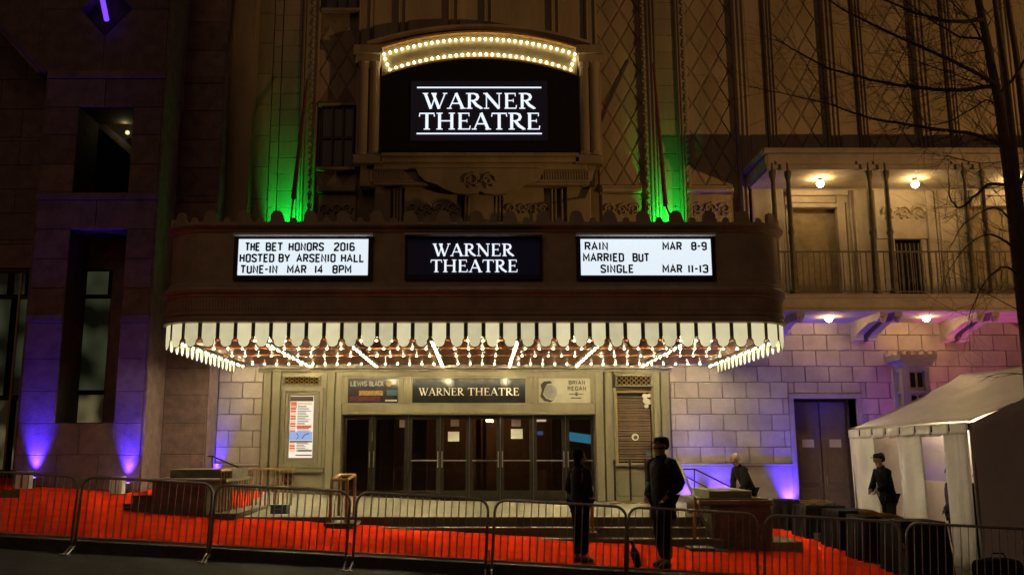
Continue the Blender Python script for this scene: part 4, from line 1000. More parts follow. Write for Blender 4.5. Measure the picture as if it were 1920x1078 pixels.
# brackets
for u in (1478, 1628, 1655, 1803, 1830, 1990):
    x = FX(u, 600, 21.6); poly = [(YB2 + .15, zf0), (YW, zf0), (YW, zf0 - .5), (YW - .25, zf0 - .48), (YW - .4, zf0 - .34), (YW - .7, zf0 - .26), (YB2 + .75, zf0 - .16), (YB2 + .3, zf0 - .18), (YB2 + .15, zf0 - .09)]
    o = MB(); n = len(poly); w_ = .09
    o.add([(x - w_, y, z) for y, z in poly] + [(x + w_, y, z) for y, z in poly], [tuple(range(n)), tuple(range(2 * n - 1, n - 1, -1))] + [(i, i + n, (i + 1) % n + n, (i + 1) % n) for i in range(n)])
    br = o.build('bracket', M['block'], BL)
    MB().lathe((x, YB2 + .22, zf0 - .24), [(.03, 0), (.07, .05), (.085, .12), (.05, .16)], 8).build('pendant', M['block'], br)
    for kz in (.1, .3): MB().bbox(x - w_ - .03, x + w_ + .03, YW - .3, YW - .25, zf0 - .42 - kz * .2, zf0 - .36 - kz * .2, b=.01).build('scroll', M['block'], br)
# back wall of the loggia
YL = YW + .02
def lp_(name, u0, u1, v0, v1, dy=0, d=.1, m='block', vr=None, bev=.012): return fb(u0, u1, v0, v1, YL - dy, d, bev=bev, vr=vr).build(name, M[m], BL)
v_t, v_b = 345, 558
lp_('back_wall', 1405, 1475, v_t, v_b, 0, .1, vr=450); lp_('back_wall', 1475, 1990, v_t, 357, 0, .1)
lp_('back_wall', 1476, 1490, 357, v_b, 0, .1, vr=450)
lp_('cornice', 1476, 1590, 357, 366, .12, .2); lp_('frieze', 1476, 1588, 367, 380, .03, .1); lp_('cornice', 1476, 1572, 381, 389, .08, .2)
lp_('door_recess', 1490, 1572, 390, v_b, -.4, .05, 'doorpaint', vr=450)
d1 = lp_('shutter_door', 1494, 1532, 420, v_b, -.3, .08, 'doorpaint', vr=450); d2 = lp_('shutter_door', 1534, 1568, 420, v_b, -.3, .08, 'doorpaint', vr=450)
for d_, ua in ((d1, 1497), (d2, 1537)):
    for k in range(4): fb(ua + k * 8, ua + k * 8 + 5, 424, v_b, YL + .27, .03, vr=450).build('rib', M['doorpaint'], d_)
lp_('transom', 1490, 1572, 412, 419, -.25, .1, 'doorpaint')
lp_('pilaster', 1573, 1589, 366, v_b, .06, .15, vr=450); lp_('back_wall', 1590, 1640, 357, v_b, 0, .1, vr=450)
for u in (1598, 1606, 1634): x = FX(u, 450, YL); MB().tube([(x, YL - .02, zf1), (x, YL - .02, FZ(358, YL))], .022, 6).build('moulding', M['block'], BL, smooth=True)
lp_('carved_board', 1641, 1742, 357, 448, .01, .1, vr=400); scrolls(FX(1650, 400, YL), FX(1736, 400, YL), FZ(425, YL), FZ(372, YL), YL - .02, 3, BL)
lp_('back_wall', 1641, 1682, 449, v_b, .0, .1, vr=500); lp_('back_wall', 1732, 1742, 449, v_b, .0, .1, vr=500)
lp_('window_recess', 1682, 1732, 449, v_b, -.1, .05, 'flatblack', vr=500)
for k in range(6): x = FX(1686 + k * 8, 500, YL); MB().tube([(x, YL + .02, zf1), (x, YL + .02, FZ(456, YL))], .014, 5).build('window_bar', M['iron'], BL)
lp_('pilaster', 1743, 1758, 357, v_b, .06, .15, vr=450); lp_('back_wall', 1759, 1822, 357, v_b, 0, .1, vr=450)
for u in (1766, 1800, 1812): x = FX(u, 450, YL); MB().tube([(x, YL - .02, zf1), (x, YL - .02, FZ(358, YL))], .022, 6).build('moulding', M['block'], BL, smooth=True)
lp_('cornice', 1823, 1935, 357, 366, .12, .2); lp_('frieze', 1823, 1932, 367, 386, .03, .1); lp_('door_recess', 1826, 1915, 388, v_b, -.4, .05, 'doorpaint', vr=450)
lp_('shutter_door', 1830, 1868, 420, v_b, -.3, .08, 'doorpaint', vr=450); lp_('shutter_door', 1870, 1911, 420, v_b, -.3, .08, 'doorpaint', vr=450)
lp_('pilaster', 1915, 1932, 366, v_b, .06, .15, vr=450); lp_('back_wall', 1933, 2040, 357, v_b, 0, .1, vr=450)
# globe lamps
def globe(u, v, Y, zc_, label):
    p = P(u, v, Y); t = thing('globe_lamp', label, 'ceiling lamp', p, 'round ceiling lamps of the balcony')
    gl = MB().lathe(p, [(.01, -.085), (.05, -.07), (.085, -.02), (.085, .02), (.055, .07), (.04, .08)], 14).build('globe', M['globe'], t, smooth=True)
    MB().lathe((p.x, p.y, p.z + .08), [(.05, 0), (.055, .02), (.06, max(.04, zc_ - p.z - .08))], 12).build('fitting', M['brass'], t)
zs0 = zr0
for u, v, lb_ in ((1538, 345, 'round lamp lit under the balcony roof, leftmost of the upper row'), (1716, 346, 'round lamp lit under the balcony roof above the barred window'), (1905, 345, 'round lamp lit under the balcony roof behind the bare tree trunk')):
    globe(u, v, 21.6, zs0, lb_)
for u, v, lb_ in ((1554, 597, 'round lamp lit under the balcony floor, nearer the marquee'), (1737, 596, 'round lamp lit under the balcony floor above the castle shaped pillar')):
    globe(u, v, 21.5, zf0, lb_)

# ------------------------------------------------------------------ uplights
def uplight(u, Y, label, power=60, color=PURPLE, lens='purplelens', tilt=.25, ang=75, dx=0, z=None, box=None, tx=0):
    power *= 19; ang *= .6; Y += .08; tilt += .05
    x = FX(u, 860, Y); zz_ = zs(x, Y) if z is None else z
    t = thing('floor_uplight', label, 'uplight', (x, Y, zz_), 'coloured uplights along the walls')
    MB().box(x - .10, x + .10, Y - .09, Y + .09, zz_, zz_ + .05).build('base', M['blackplas'], t)
    MB().lathe((x, Y, zz_ + .05), [(.08, 0), (.1, .03), (.1, .14), (.09, .16)], 14).build('housing', M['blackplas'], t)
    MB().lathe((x, Y, zz_ + .211), [(.08, 0), (.08, .006)], 14).build('lens', M[lens], t)
    lamp('uplight_beam', 'SPOT', (x, Y, zz_ + .26), (x + tx, Y + tilt, zz_ + 1.26), power, color, size=.06, angle=ang, blend=.9)
uplight(62, YT - .24, 'purple uplight at the foot of the granite tower, left one', 50, ang=85)
uplight(238, YT - .24, 'purple uplight at the foot of the granite tower near its right corner', 34, ang=85)
uplight(398, YW - .22, 'purple uplight in the corner where granite meets the pale blocks', 75, ang=100)
uplight(1350, YW - .25, 'purple uplight against the wall right of the entrance', 22, ang=115)
uplight(1480, YW - .25, 'purple uplight beside the left jamb of the side door', 42, ang=110)
uplight(1800, YW - .6, 'pink uplight behind the white tent', 34, color=(1, .16, .6), ang=150, tilt=.2)
uplight(1290, YW - .25, 'purple uplight hidden behind the stair rail', 16, ang=110)
uplight(1535, 21.2, 'purple uplight under the balcony behind the black cases', 9, ang=150, tilt=.1)  # added out of sight to wash the balcony underside purple
uplight(1700, 21.0, 'purple uplight under the balcony next to the castle pillar', 11, ang=150, tilt=.1)  # second added light, unseen, aimed up at the balcony underside
zdk = mz(421) - .1
for x_, lab in ((FX(540, 400, YW), 'green spotlight on the marquee roof, left one'), (FX(1247, 400, YW), 'green spotlight on the marquee roof, right one')):
    t = thing('roof_spotlight', lab, 'spotlight', (x_, YW - .55, zdk), 'green spotlights on the marquee')
    MB().box(x_ - .12, x_ + .12, YW - .52, YW - .32, zdk, zdk + .06).build('base', M['blackplas'], t); MB().lathe((x_, YW - .42, zdk + .06), [(.1, 0), (.12, .03), (.12, .2), (.1, .22)], 14).build('housing', M['blackplas'], t)
    lamp('green_beam', 'SPOT', (x_, YW - .42, zdk + .32), (x_, YW + .12, zdk + 1.35), 1000, GREEN, size=.05, angle=52, blend=1)
lamp('niche_glow', 'POINT', P(200, 45, YT - .25), (0, 0, 0), .35, PURPLE, .05)
# box signs on the uplights
for u0, u1, v0, v1, lab in ((38, 62, 868, 899, 'small white paper covered box on the carpet at far left'), (212, 235, 880, 911, 'small white paper covered box in front of the second purple light')):
    Yq = YT - .42; xq_ = FX((u0 + u1) / 2, v1, Yq); c = Vector((xq_, Yq - .2, zs(xq_, Yq - .2) + .01)); w_ = (u1 - u0) / F * c.y / 2; h = (v1 - v0) / F * c.y * 1.02
    t = thing('white_box', lab, 'box', c, 'white boxes before the uplights'); MB().box(c.x - w_, c.x + w_, c.y, c.y + .2, c.z, c.z + h).build('carton', M['paper'], t)
    MB().box(c.x - w_ * .1, c.x + w_ * .1, c.y - .004, c.y, c.z + .02, c.z + h - .02).build('tape', M['boxtan'], t)
def cbox(u0, u1, v0, v1, name, lab, cat, m, dep=.25, lid='boxgrey'):
    c = G((u0 + u1) / 2, v1); w_ = (u1 - u0) / F * c.y / 2; h = (v1 - v0) / F * c.y
    t = thing(name, lab, cat, c); o = MB(); o.box(c.x - w_, c.x + w_, c.y, c.y + dep, c.z, c.z + h * .85); o.build('case', M[m], t)
    MB().box(c.x - w_ - .01, c.x + w_ + .01, c.y - .01, c.y + dep + .01, c.z + h * .86, c.z + h).build('lid', M[m], t)
    MB().box(c.x - .05, c.x + .05, c.y - .02, c.y - .002, c.z + h * .5, c.z + h * .6).build('latch', M['steel'], t)
cbox(248, 278, 930, 960, 'cable_box', 'tan box on the carpet beside the left granite planter', 'box', 'boxtan')
cbox(230, 250, 945, 958, 'cable_box', 'low dark box touching the tan box near the left planter', 'box', 'boxgrey')
cbox(507, 536, 947, 964, 'cable_box', 'grey box at the back edge of the carpet left of the bronze rail', 'box', 'boxgrey')
cbox(1035, 1062, 978, 994, 'cable_box', 'bluish box on the steps left of the standing woman', 'box', 'boxgrey')
cbox(1272, 1300, 992, 1010, 'cable_box', 'bluish grey box at the foot of the right stair rail', 'box', 'boxgrey')
cbox(1536, 1566, 1002, 1017, 'cable_box', 'grey box in front of the black draped cases', 'box', 'boxgrey')

# ------------------------------------------------------------------ planters, rails
def wbox(t, x0, x1, y0, y1, z0, z1, name, m, bev=.01): MB().bbox(x0, x1, y0, y1, z0, z1, b=bev).build(name, M[m], t)
Yp1 = 16.9; xa, xb = FX(284, 930, Yp1), FX(388, 930, Yp1); zt = FZ(897, Yp1)
t = thing('granite_planter', 'dark brown granite planter wall left of the entrance', 'planter', ((xa + xb) / 2, Yp1 + .8, zs((xa + xb) / 2, Yp1)))
wbox(t, xa, xb, Yp1, Yp1 + 1.8, .2, zt - .06, 'block', 'planter'); wbox(t, xa - .04, xb + .35, Yp1 - .04, Yp1 + 1.9, zt - .06, zt, 'capstone', 'lime')
wbox(t, xa + .15, xb + .3, Yp1 + .5, Yp1 + 1.7, zt, zt + .16, 'upper_curb', 'planter')
Yp2 = 16.45; xa2, xb2 = FX(1334, 980, Yp2), FX(1448, 980, Yp2); zt = FZ(936, Yp2)
t = thing('granite_planter', 'large brown granite planter with a stepped cap right of the entrance', 'planter', ((xa2 + xb2) / 2, Yp2 + .8, zs((xa2 + xb2) / 2, Yp2)))
wbox(t, xa2, xb2, Yp2, Yp2 + 1.9, -.4, zt - .1, 'block', 'planter'); wbox(t, xa2 - .22, xb2 + .03, Yp2 - .05, Yp2 + 2.0, zt - .1, zt, 'capstone', 'lime', .02)
wbox(t, xa2 + .04, xb2 - .25, Yp2 + .25, Yp2 + 1.6, zt, FZ(919, Yp2 + .25), 'upper_curb', 'lime', .02)
wbox(t, xb2, xb2 + .55, Yp2 + .1, Yp2 + 1.2, -.4, zs(xb2, Yp2) + .16, 'footing', 'riser')
# plinths of stair rails
def plinth(x0, x1, y0, y1, z, lab):
    t = thing('stone_plinth', lab, 'plinth', ((x0 + x1) / 2, y0, zs(x0, y0))); wbox(t, x0, x1, y0, y1, -.3, z - .05, 'block', 'riser'); wbox(t, x0 - .04, x1 + .04, y0 - .04, y1, z - .05, z, 'cap', 'pave'); return t
plinth(FX(612, 970, 16.2), FX(662, 970, 16.2), 16.2, 17.3, .50, 'pale stone plinth under the bronze rail left of the steps')
plinth(FX(1086, 980, 16.4), FX(1116, 980, 16.4), 16.4, 17.2, .33, 'pale stone plinth behind the standing woman')
plinth(FX(1297, 1005, 15.9), FX(1336, 1005, 15.9), 15.9, 17.2, .12, 'pale stone plinth at the foot of the right stair rail')
plinth(FX(396, 968, 16.6), FX(440, 968, 16.6), 16.6, 19.2, FZ(955, 17.6), 'long pale stone curb under the bronze fence on the left')
def rail(lab, x0, x1, y0, y1, z0, z1, m='brass', drop=0):
    t = thing('bronze_rail', lab, 'handrail', ((x0 + x1) / 2, y0, z0)); r = .028
    for x in (x0, x1):
        MB().tube([(x, y0, z0), (x, y0, z1 - drop)], r, 8).build('post', M[m], t); MB().tube([(x, y1, z0), (x, y1, z1)], r, 8).build('post', M[m], t)
        MB().tube([(x, y0, z1 - drop), (x, y1, z1)], r * .9, 8).build('top_rail', M[m], t)
    MB().tube([(x0, y0, z1 - drop), (x1, y0, z1 - drop)], r * .9, 8).build('cross_rail', M[m], t); MB().tube([(x0, y1, z1), (x1, y1, z1)], r * .9, 8).build('cross_rail', M[m], t)
    return t
M['goldrail'] = mat('gold_bronze', (.50, .29, .10), .38, metal=.55, spec=.5)
rail('square bronze stair rail standing left of the steps', FX(620, 940, 16.35), FX(650, 940, 16.35), 16.35, 17.35, .5, FZ(899, 16.35) + .06, 'goldrail', .06)
rail('bronze stair rail behind the standing woman', FX(1098, 940, 16.5), FX(1110, 940, 16.5), 16.5, 17.15, .33, 1.15, 'goldrail', .05)
# right sloping rail
t = thing('stair_rail', 'pale sloping handrail coming down beside the right planter', 'handrail', P(1303, 1005, 16.1))
a, b, c, d_ = P(1270, 862, 18.6), P(1303, 935, 16.2), P(1303, 1010, 16.2), P(1333, 1008, 16.1)
MB().tube([a, b], .03, 8).build('top_rail', M['lime'], t); MB().tube([b, c], .03, 8).build('post', M['goldrail'], t); MB().tube([b, P(1440, 935, 16.3)], .018, 6).build('cross_rail', M['lime'], t); MB().tube([P(1306, 944, 16.2), d_], .02, 6).build('brace', M['lime'], t)
# left fence
t = thing('bronze_fence', 'bronze picket fence on the stone curb left of the entrance', 'fence', P(420, 960, 17.5))
zc_ = FZ(955, 17.6); xq = FX(418, 960, 17.0)
for k in range(12):
    y = 16.75 + k * .2; MB().tube([(xq, y, zc_), (xq, y, zc_ + .72)], .014, 6).build('picket', M['goldrail'], t)
MB().tube([(xq, 16.7, zc_ + .72), (xq, 19.05, zc_ + .72)], .022, 8).build('top_rail', M['goldrail'], t)
for k in range(10):
    x = xq + .0 + k * .09; MB().tube([(x, 19.1, zc_), (x, 19.1, zc_ + .72)], .014, 6).build('picket', M['goldrail'], t)
MB().tube([(xq, 19.1, zc_ + .72), (xq + .85, 19.1, zc_ + .72)], .02, 8).build('top_rail', M['goldrail'], t)
def wallrail(pts, lab, extra=()):
    t = thing('wall_handrail', lab, 'handrail', P(*pts[0])); MB().tube([P(*p) for p in pts], .02, 6).build('rail', M['bronze_dk'], t)
    for q in extra: MB().tube([P(*p) for p in q], .016, 6).build('lower_rail', M['bronze_dk'], t)
wallrail([(383, 855, 21.9), (398, 855, 21.9), (446, 875, 21.3)], 'thin dark handrail by the purple lit corner on the left', [[(383, 855, 21.9), (383, 878, 21.9)], [(398, 855, 21.9), (398, 878, 21.9)]])
wallrail([(1281, 879, 22.1), (1303, 879, 22.1), (1382, 918, 21.0)], 'dark handrail sloping in front of the purple lit wall on the right', [[(1285, 892, 22.1), (1345, 924, 21.0)], [(1302, 879, 22.1), (1302, 935, 22.1)]])
# stanchions by box office
for u, lab in ((1153, 'stanchion post under the box office window, left of three'), (1182, 'stanchion post under the box office window, middle of three'), (1211, 'stanchion post under the box office window, right of three')):
    x = FX(u, 900, 21.7); t = thing('stanchion', lab, 'stanchion', (x, 21.7, ZL), 'stanchions under the box office window')
    MB().lathe((x, 21.7, ZL), [(.15, 0), (.15, .015), (.06, .04), (.03, .06)], 16).build('foot', M['brass'], t); MB().lathe((x, 21.7, ZL + .06), [(.024, 0), (.024, .8), (.035, .82), (.035, .9), (.02, .93)], 10).build('post', M['bronze_dk'], t)

# ------------------------------------------------------------------ BARRICADES
YBR = 13.12
bar0 = thing('barricade', '', 'barricade', (0, 0, 0), 'steel crowd barricades along the kerb')
Wb, Hb = 1.88, 1.04; r = .019; rc = .16; hwb = Wb / 2
pts = [(-hwb, 0, .10)] + [(-hwb, 0, Hb - rc)] + [(-hwb + rc - rc * cos(a), 0, Hb - rc + rc * sin(a)) for a in (pi / 8, pi / 4, 3 * pi / 8, pi / 2)] + [(hwb - rc + rc * sin(a), 0, Hb - rc + rc * cos(a)) for a in (0, pi / 8, pi / 4, 3 * pi / 8)] + [(hwb, 0, Hb - rc), (hwb, 0, .10)]
MB().tube(pts, r, 8).build('frame', M['steel'], bar0, origin=(0, 0, 0), smooth=True)
MB().tube([(-hwb, 0, .22), (hwb, 0, .22)], .014, 6).build('bottom_rail', M['steel'], bar0, origin=(0, 0, 0))
for k in range(17):
    x = -hwb + Wb * (k + 1) / 18; MB().tube([(x, 0, .22), (x, 0, Hb)], .0068, 5).build('bar', M['steel'], bar0, origin=(0, 0, 0))
for x in (-hwb, hwb):
    MB().tube([(x, -.27, .015), (x, -.2, .02), (x, 0, .10), (x, .12, .03), (x, .16, .015)], .015, 6).build('foot', M['steel'], bar0, origin=(0, 0, 0)); MB().box(x - .04, x + .04, -.3, -.2, 0, .02).build('foot_pad', M['steel'], bar0, origin=(0, 0, 0))
for z in (.35, .75): MB().tube([(hwb, 0, z), (hwb + .05, 0, z), (hwb + .05, 0, z - .06)], .009, 5).build('hook', M['steel'], bar0, origin=(0, 0, 0))
blab = ['barricade at the far left edge of the photo carrying a small yellow sign', 'barricade in front of the left granite planter', 'barricade between the left planter and the bronze stair rail', 'barricade in front of the middle doors, right of the bronze rail', 'barricade crossing the legs of the standing woman', 'barricade crossing the legs of the tall man', 'barricade in front of the black draped cases', 'barricade at the right edge in front of the white tent']
spans = [(-108, 136), (143, 389), (398, 650), (662, 909), (921, 1168), (1172, 1413), (1424, 1676), (1688, 1945)]
rng = random.Random(5); barsx = []
for i, ((a, b), lab) in enumerate(zip(spans, blab)):
    x = FX((a + b) / 2, 960, YBR); wdt = FX(b, 960, YBR) - FX(a, 960, YBR); dyy = rng.uniform(-.04, .04)
    o = bar0 if i == 0 else copy_tree(bar0)
    o.location = (x, YBR + dyy, zr(x)); o.rotation_euler = (rng.uniform(-.03, .03), atan(.054), rng.uniform(-.02, .02)); o.scale = (wdt / Wb, 1, 1)
    WL[o.name] = Vector(o.location); o['label'] = lab; barsx.append(o)
p = P(20, 925, YBR - .03); t = tag(MB().box(p.x - .13, p.x + .13, p.y - .01, p.y, p.z - .055, p.z + .055).build('yellow_sign', M['yellow']), 'small yellow plate hung on the leftmost barricade', 'sign')
# leaning umbrella
t = thing('closed_umbrella', 'dark closed umbrella leaning against the barricade left of the tall man', 'umbrella', P(1196, 1062, 13.3))
a, b = P(1197, 1064, 13.35), P(1184, 1012, 13.2)
MB().tube([a, a.lerp(b, .08), a.lerp(b, .5), a.lerp(b, .75), a.lerp(b, .78)], [.01, .045, .06, .025, .02], 8).build('canopy', M['black'], t); MB().tube([a.lerp(b, .78), b], [.018, .022], 8).build('handle', M['blackplas'], t)
q = a.lerp(b, .55); MB().tube([q - Vector((.005, 0, .01)), q + Vector((-.003, 0, .015))], .064, 8).build('strap', mat('teal_strap', (.05, .25, .22), .6), t)

# ------------------------------------------------------------------ BLACK DRAPED CASES on the right
def drape(x0, x1, y0, y1, z0, z1, t, m='black', name='cloth', seed=1):
    r_ = random.Random(seed); o = MB(); pts = []
    for (ax, ay), (bx, by) in (((x0, y0), (x1, y0)), ((x1, y0), (x1, y1)), ((x1, y1), (x0, y1)), ((x0, y1), (x0, y0))):
        L = math.dist((ax, ay), (bx, by)); n = max(3, int(L / .06))
        for i in range(n): pts.append((ax + (bx - ax) * i / n, ay + (by - ay) * i / n))
    n = len(pts); cx_, cy_ = (x0 + x1) / 2, (y0 + y1) / 2; vs = []
    for lev, (zz_, amp) in enumerate(((z1, 0), (z1 - .04, .01), (z1 * .5 + z0 * .5, .03), (z0, .05))):
        for i, (px, py) in enumerate(pts):
            d = Vector((px - cx_, py - cy_)).normalized() * (amp * (1 + sin(i * 1.9 + seed)) + lev * .005); vs.append((px + d.x, py + d.y, zz_))
    fs = [tuple(range(n))] + [(l * n + i, (l + 1) * n + i, (l + 1) * n + (i + 1) % n, l * n + (i + 1) % n) for l in range(3) for i in range(n)]
    o.add(vs, fs); return o.build(name, M[m], t)
def case(u, v, wd, hd, dep, lab, seed):
    c = G(u, v); t = thing('draped_case', lab, 'equipment case', (c.x, c.y + dep / 2, c.z), 'black draped cases by the tent')
    MB().box(c.x - wd / 2, c.x + wd / 2, c.y, c.y + dep, c.z - .05, c.z + hd - .02).build('case', M['blackplas'], t); drape(c.x - wd / 2 - .01, c.x + wd / 2 + .01, c.y - .01, c.y + dep + .01, c.z - .02, c.z + hd, t, seed=seed)
    return c
case(1482, 993, .62, .62, .8, 'black draped case right behind the right planter', 1)
case(1552, 1012, .75, .66, .8, 'black draped case under the bundle of straw rope nearest the side door', 2)
case(1610, 1034, .62, .72, .8, 'black draped case before the man in the tent opening', 3)
case(1664, 1058, .60, .76, .8, 'black draped case under the longer straw rope bundle', 4)
case(1738, 1082, .66, .82, .7, 'black draped case nearest the street in front of the tent', 5)
case(1530, 986, .9, .5, .6, 'low black draped case against the side door', 6)
def ropes(u0, v0, u1, v1, Y, lab, seed):
    o = MB(); r_ = random.Random(seed)
    a, b = P(u0, v0, Y), P(u1, v1, Y)
    for k in range(14):
        pts = []
        ph = r_.uniform(0, 6); z_ = r_.uniform(-.02, .03); y_ = r_.uniform(-.14, .14)
        for i in range(9):
            q = a.lerp(b, i / 8); pts.append((q.x, q.y + y_ + .03 * sin(ph + i), q.z + z_ + .02 * sin(ph * 2 + i * 1.4)))
        o.tube(pts, .011, 5)
    tag(o.build('rope_bundle', M['rope']), lab, 'rope')
ropes(1503, 942, 1556, 941, 18.0, 'short bundle of straw coloured rope on a black case by the side door', 1)
ropes(1612, 958, 1688, 972, 15.6, 'long bundle of straw coloured rope on the black cases before the tent', 2)
# things at bottom right
t = thing('small_generator', 'small black and silver machine on the ground by the near tent corner', 'machine', G(1812, 1062)); c = G(1812, 1062)
MB().bbox(c.x - .16, c.x + .16, c.y, c.y + .3, c.z, c.z + .22, b=.03).build('body', M['blackplas'], t); MB().box(c.x - .1, c.x + .1, c.y - .012, c.y - .002, c.z + .13, c.z + .19).build('panel', M['steel'], t)
MB().lathe((c.x - .05, c.y - .06, c.z), [(.07, 0), (.08, .04), (.05, .07)], 12).build('outlet', M['steel'], t); MB().tube([(c.x - .12, c.y + .1, c.z + .22), (c.x - .12, c.y + .1, c.z + .3), (c.x + .12, c.y + .1, c.z + .3), (c.x + .12, c.y + .1, c.z + .22)], .014, 6).build('handle', M['steel'], t)
c = G(1872, 1092); t = thing('duffel_bag', 'rounded black bag lying at the bottom right beside the tent', 'bag', c)
o = MB(); o.tube([(c.x - .34, c.y, c.z + .17), (c.x - .30, c.y, c.z + .17), (c.x - .1, c.y, c.z + .18), (c.x + .15, c.y, c.z + .18), (c.x + .32, c.y, c.z + .17), (c.x + .36, c.y, c.z + .17)], [.08, .16, .19, .19, .16, .08], 14); o.build('bag_body', M['black'], t, smooth=True)
MB().tube([(c.x - .12, c.y - .08, c.z + .34), (c.x - .08, c.y - .05, c.z + .43), (c.x + .08, c.y - .05, c.z + .43), (c.x + .12, c.y - .08, c.z + .34)], .012, 6).build('strap', M['black'], t)

# ------------------------------------------------------------------ CASTLE PILLAR
Yc = 21.6; x = FX(1719, 700, Yc); zt = FZ(668, Yc); zb = zs(x, Yc)
t = thing('castle_pillar', 'stone lantern pillar with battlement top rising behind the white tent', 'pillar', (x, Yc, zb)); hw = .27
MB().box(x - hw, x + hw, Yc, Yc + 2 * hw, zb, zt - 1.2).build('shaft', M['block'], t)
MB().box(x - hw * .85, x + hw * .85, Yc + .05, Yc + 2 * hw - .05, zt - 1.2, zt - .28).build('lantern_core', M['block'], t)
for zz_, hh_ in ((zt - .72, .34), (zt - 1.12, .2)):
    for q in (-1, 1): MB().box(x + q * .085 - .055, x + q * .085 + .055, Yc + .035, Yc + .055, zz_, zz_ + hh_).build('painted_opening', M['flatblack'], t)  # black plates on the solid core, painting the shade inside openings
for sx in (-1, 1):
    for y_ in (Yc, Yc + 2 * hw - .09): MB().box(x + sx * hw - .085, x + sx * hw + .085 - .06 * (sx > 0) , y_, y_ + .09, zt - 1.2, zt - .28).build('corner_post', M['block'], t)
for z_, hgt_ in ((zt - 1.2, .06), (zt - .86, .07), (zt - .34, .08)): MB().box(x - hw - .01, x + hw + .01, Yc - .01, Yc + 2 * hw + .01, z_, z_ + hgt_).build('lantern_band', M['block'], t)
for k in (): MB().box(x - hw + k * .135 - .018, x - hw + k * .135 + .018, Yc + .005, Yc + .04, zt - 1.2, zt - .3).build('glazing_bar', M['bronze_dk'], t)
MB().prism([(x - hw, zt - .26), (x + hw, zt - .26), (x + hw + .14, zt - .1), (x - hw - .14, zt - .1)], Yc - .12, Yc + 2 * hw + .12).build('corbel', M['block'], t)
MB().box(x - hw - .17, x + hw + .17, Yc - .16, Yc + 2 * hw + .16, zt - .1, zt + .04).build('parapet', M['block'], t)
for k in range(5):
    xx = x - hw - .14 + k * (2 * hw + .28) / 4
    for y_ in (Yc - .14, Yc + 2 * hw + .06): MB().bbox(xx - .045, xx + .045, y_, y_ + .08, zt + .04, zt + .13, b=.01).build('battlement', M['block'], t)

# ------------------------------------------------------------------ TENT
TX0, TY0, TY1 = 7.9, 14.98, 19.9; TW = 5.0
ze, za_ = 2.18, 3.32
zgn = lambda x, y: zs(x, y)
TN = thing('canopy_tent', 'white gabled canopy tent with side walls and clear windows at right', 'tent', (TX0, TY0, zs(TX0, TY0)))
TX1 = TX0 + TW; XM = TX0 + TW / 2
def grid(name, fn, nu, nv, m, par, smooth=True, thick=True):
    o = MB(); vs = [fn(i / nu, j / nv) for j in range(nv + 1) for i in range(nu + 1)]
    o.add(vs, [(j * (nu + 1) + i, j * (nu + 1) + i + 1, (j + 1) * (nu + 1) + i + 1, (j + 1) * (nu + 1) + i) for j in range(nv) for i in range(nu)])
    ob = o.build(name, m, par, smooth=smooth)
    if thick: md = ob.modifiers.new('t', 'SOLIDIFY'); md.thickness = .006
    return ob
def roof(side):
    def fn(u, v):
        y = TY0 + (TY1 - TY0) * u; x = (TX0 if side < 0 else TX1) + (XM - (TX0 if side < 0 else TX1)) * v
        z = ze + (za_ - ze) * v - .07 * sin(pi * v) * (1 - .0 * u) - .05 * abs(sin(pi * u * 2)) * sin(pi * v) + .015 * sin(9 * u + 5 * v) + .012 * sin(23 * v + 3 * u)
        return (x, y, z)
    return fn
grid('roof_panel', roof(-1), 48, 20, M['tent'], TN); grid('roof_panel', roof(1), 24, 10, M['tent'], TN)
# scalloped valance of the long side
nsc = 8
for k in range(nsc):
    a, b = TY0 + (TY1 - TY0) * k / nsc + .03, TY0 + (TY1 - TY0) * (k + 1) / nsc - .03
    def fn(u, v, a=a, b=b): return (TX0 - .03 - .012 * sin(pi * u * 3) * v, a + (b - a) * u, ze - .01 - .19 * v * (1 - .12 * abs(2 * u - 1) ** 4) + .0)
    grid('valance_flap', fn, 10, 4, M['tent'], TN)
# side wall panels between windows, with folds
def wall(yA, yB, zt0, zt1, seed, name='side_panel', lean=0, m='tent', amp=.03):
    def fn(u, v):
        y = yA + (yB - yA) * u; z_t = zt0; zb_ = zt1 if zt1 is not None else zs(TX0, y) + .02
        return (TX0 + amp * sin(u * (yB - yA) * 13 + seed) * (.3 + v * .7) - lean * v, y, z_t + (zb_ - z_t) * v)
    return grid(name, fn, max(6, int(abs(yB - yA) * 16)), 14, M[m], TN)
def Yat(u): return TX0 * F / (u - U0) * 1.008 # depth at which the side plane meets a picture column
ya, yb, yc2, yd, ye, yf = 20.2, Yat(1632), Yat(1677), Yat(1722), Yat(1764), Yat(1806)
wall(yb, TY1, ze - .02, None, 1, lean=-.05); wall(yd, yc2, ze - .02, None, 2); wall(yf, ye, ze - .02, None, 3)
wz = ze - .22
wall(yc2, yb, ze - .02, wz, 4, 'window_header'); wall(ye, yd, ze - .02, wz, 5, 'window_header')
MB().box(TX0 + .01, TX0 + .02, ye, yd, wz - .75, wz).build('clear_window', M['clear'], TN)
wall(TY0 + .08, TY0 + .5, ze - .02, None, 6, lean=.02)
for q in range(1, 4):
    y = TY0 + (TY1 - TY0) * q / 4; f_ = roof(-1); 0 and MB().tube([Vector(f_(q / 4, v / 12)) + Vector((-.006, 0, .010)) for v in range(13)], .010, 5).build('roof_seam', M['tent'], TN)
for q in range(nsc + 1):
    y = TY0 + (TY1 - TY0) * q / nsc; MB().tube([(TX0 - .02, y, ze - .02), (TX0 - .03, y, ze - .14)], .012, 5).build('tie_strap', M['black'], TN)
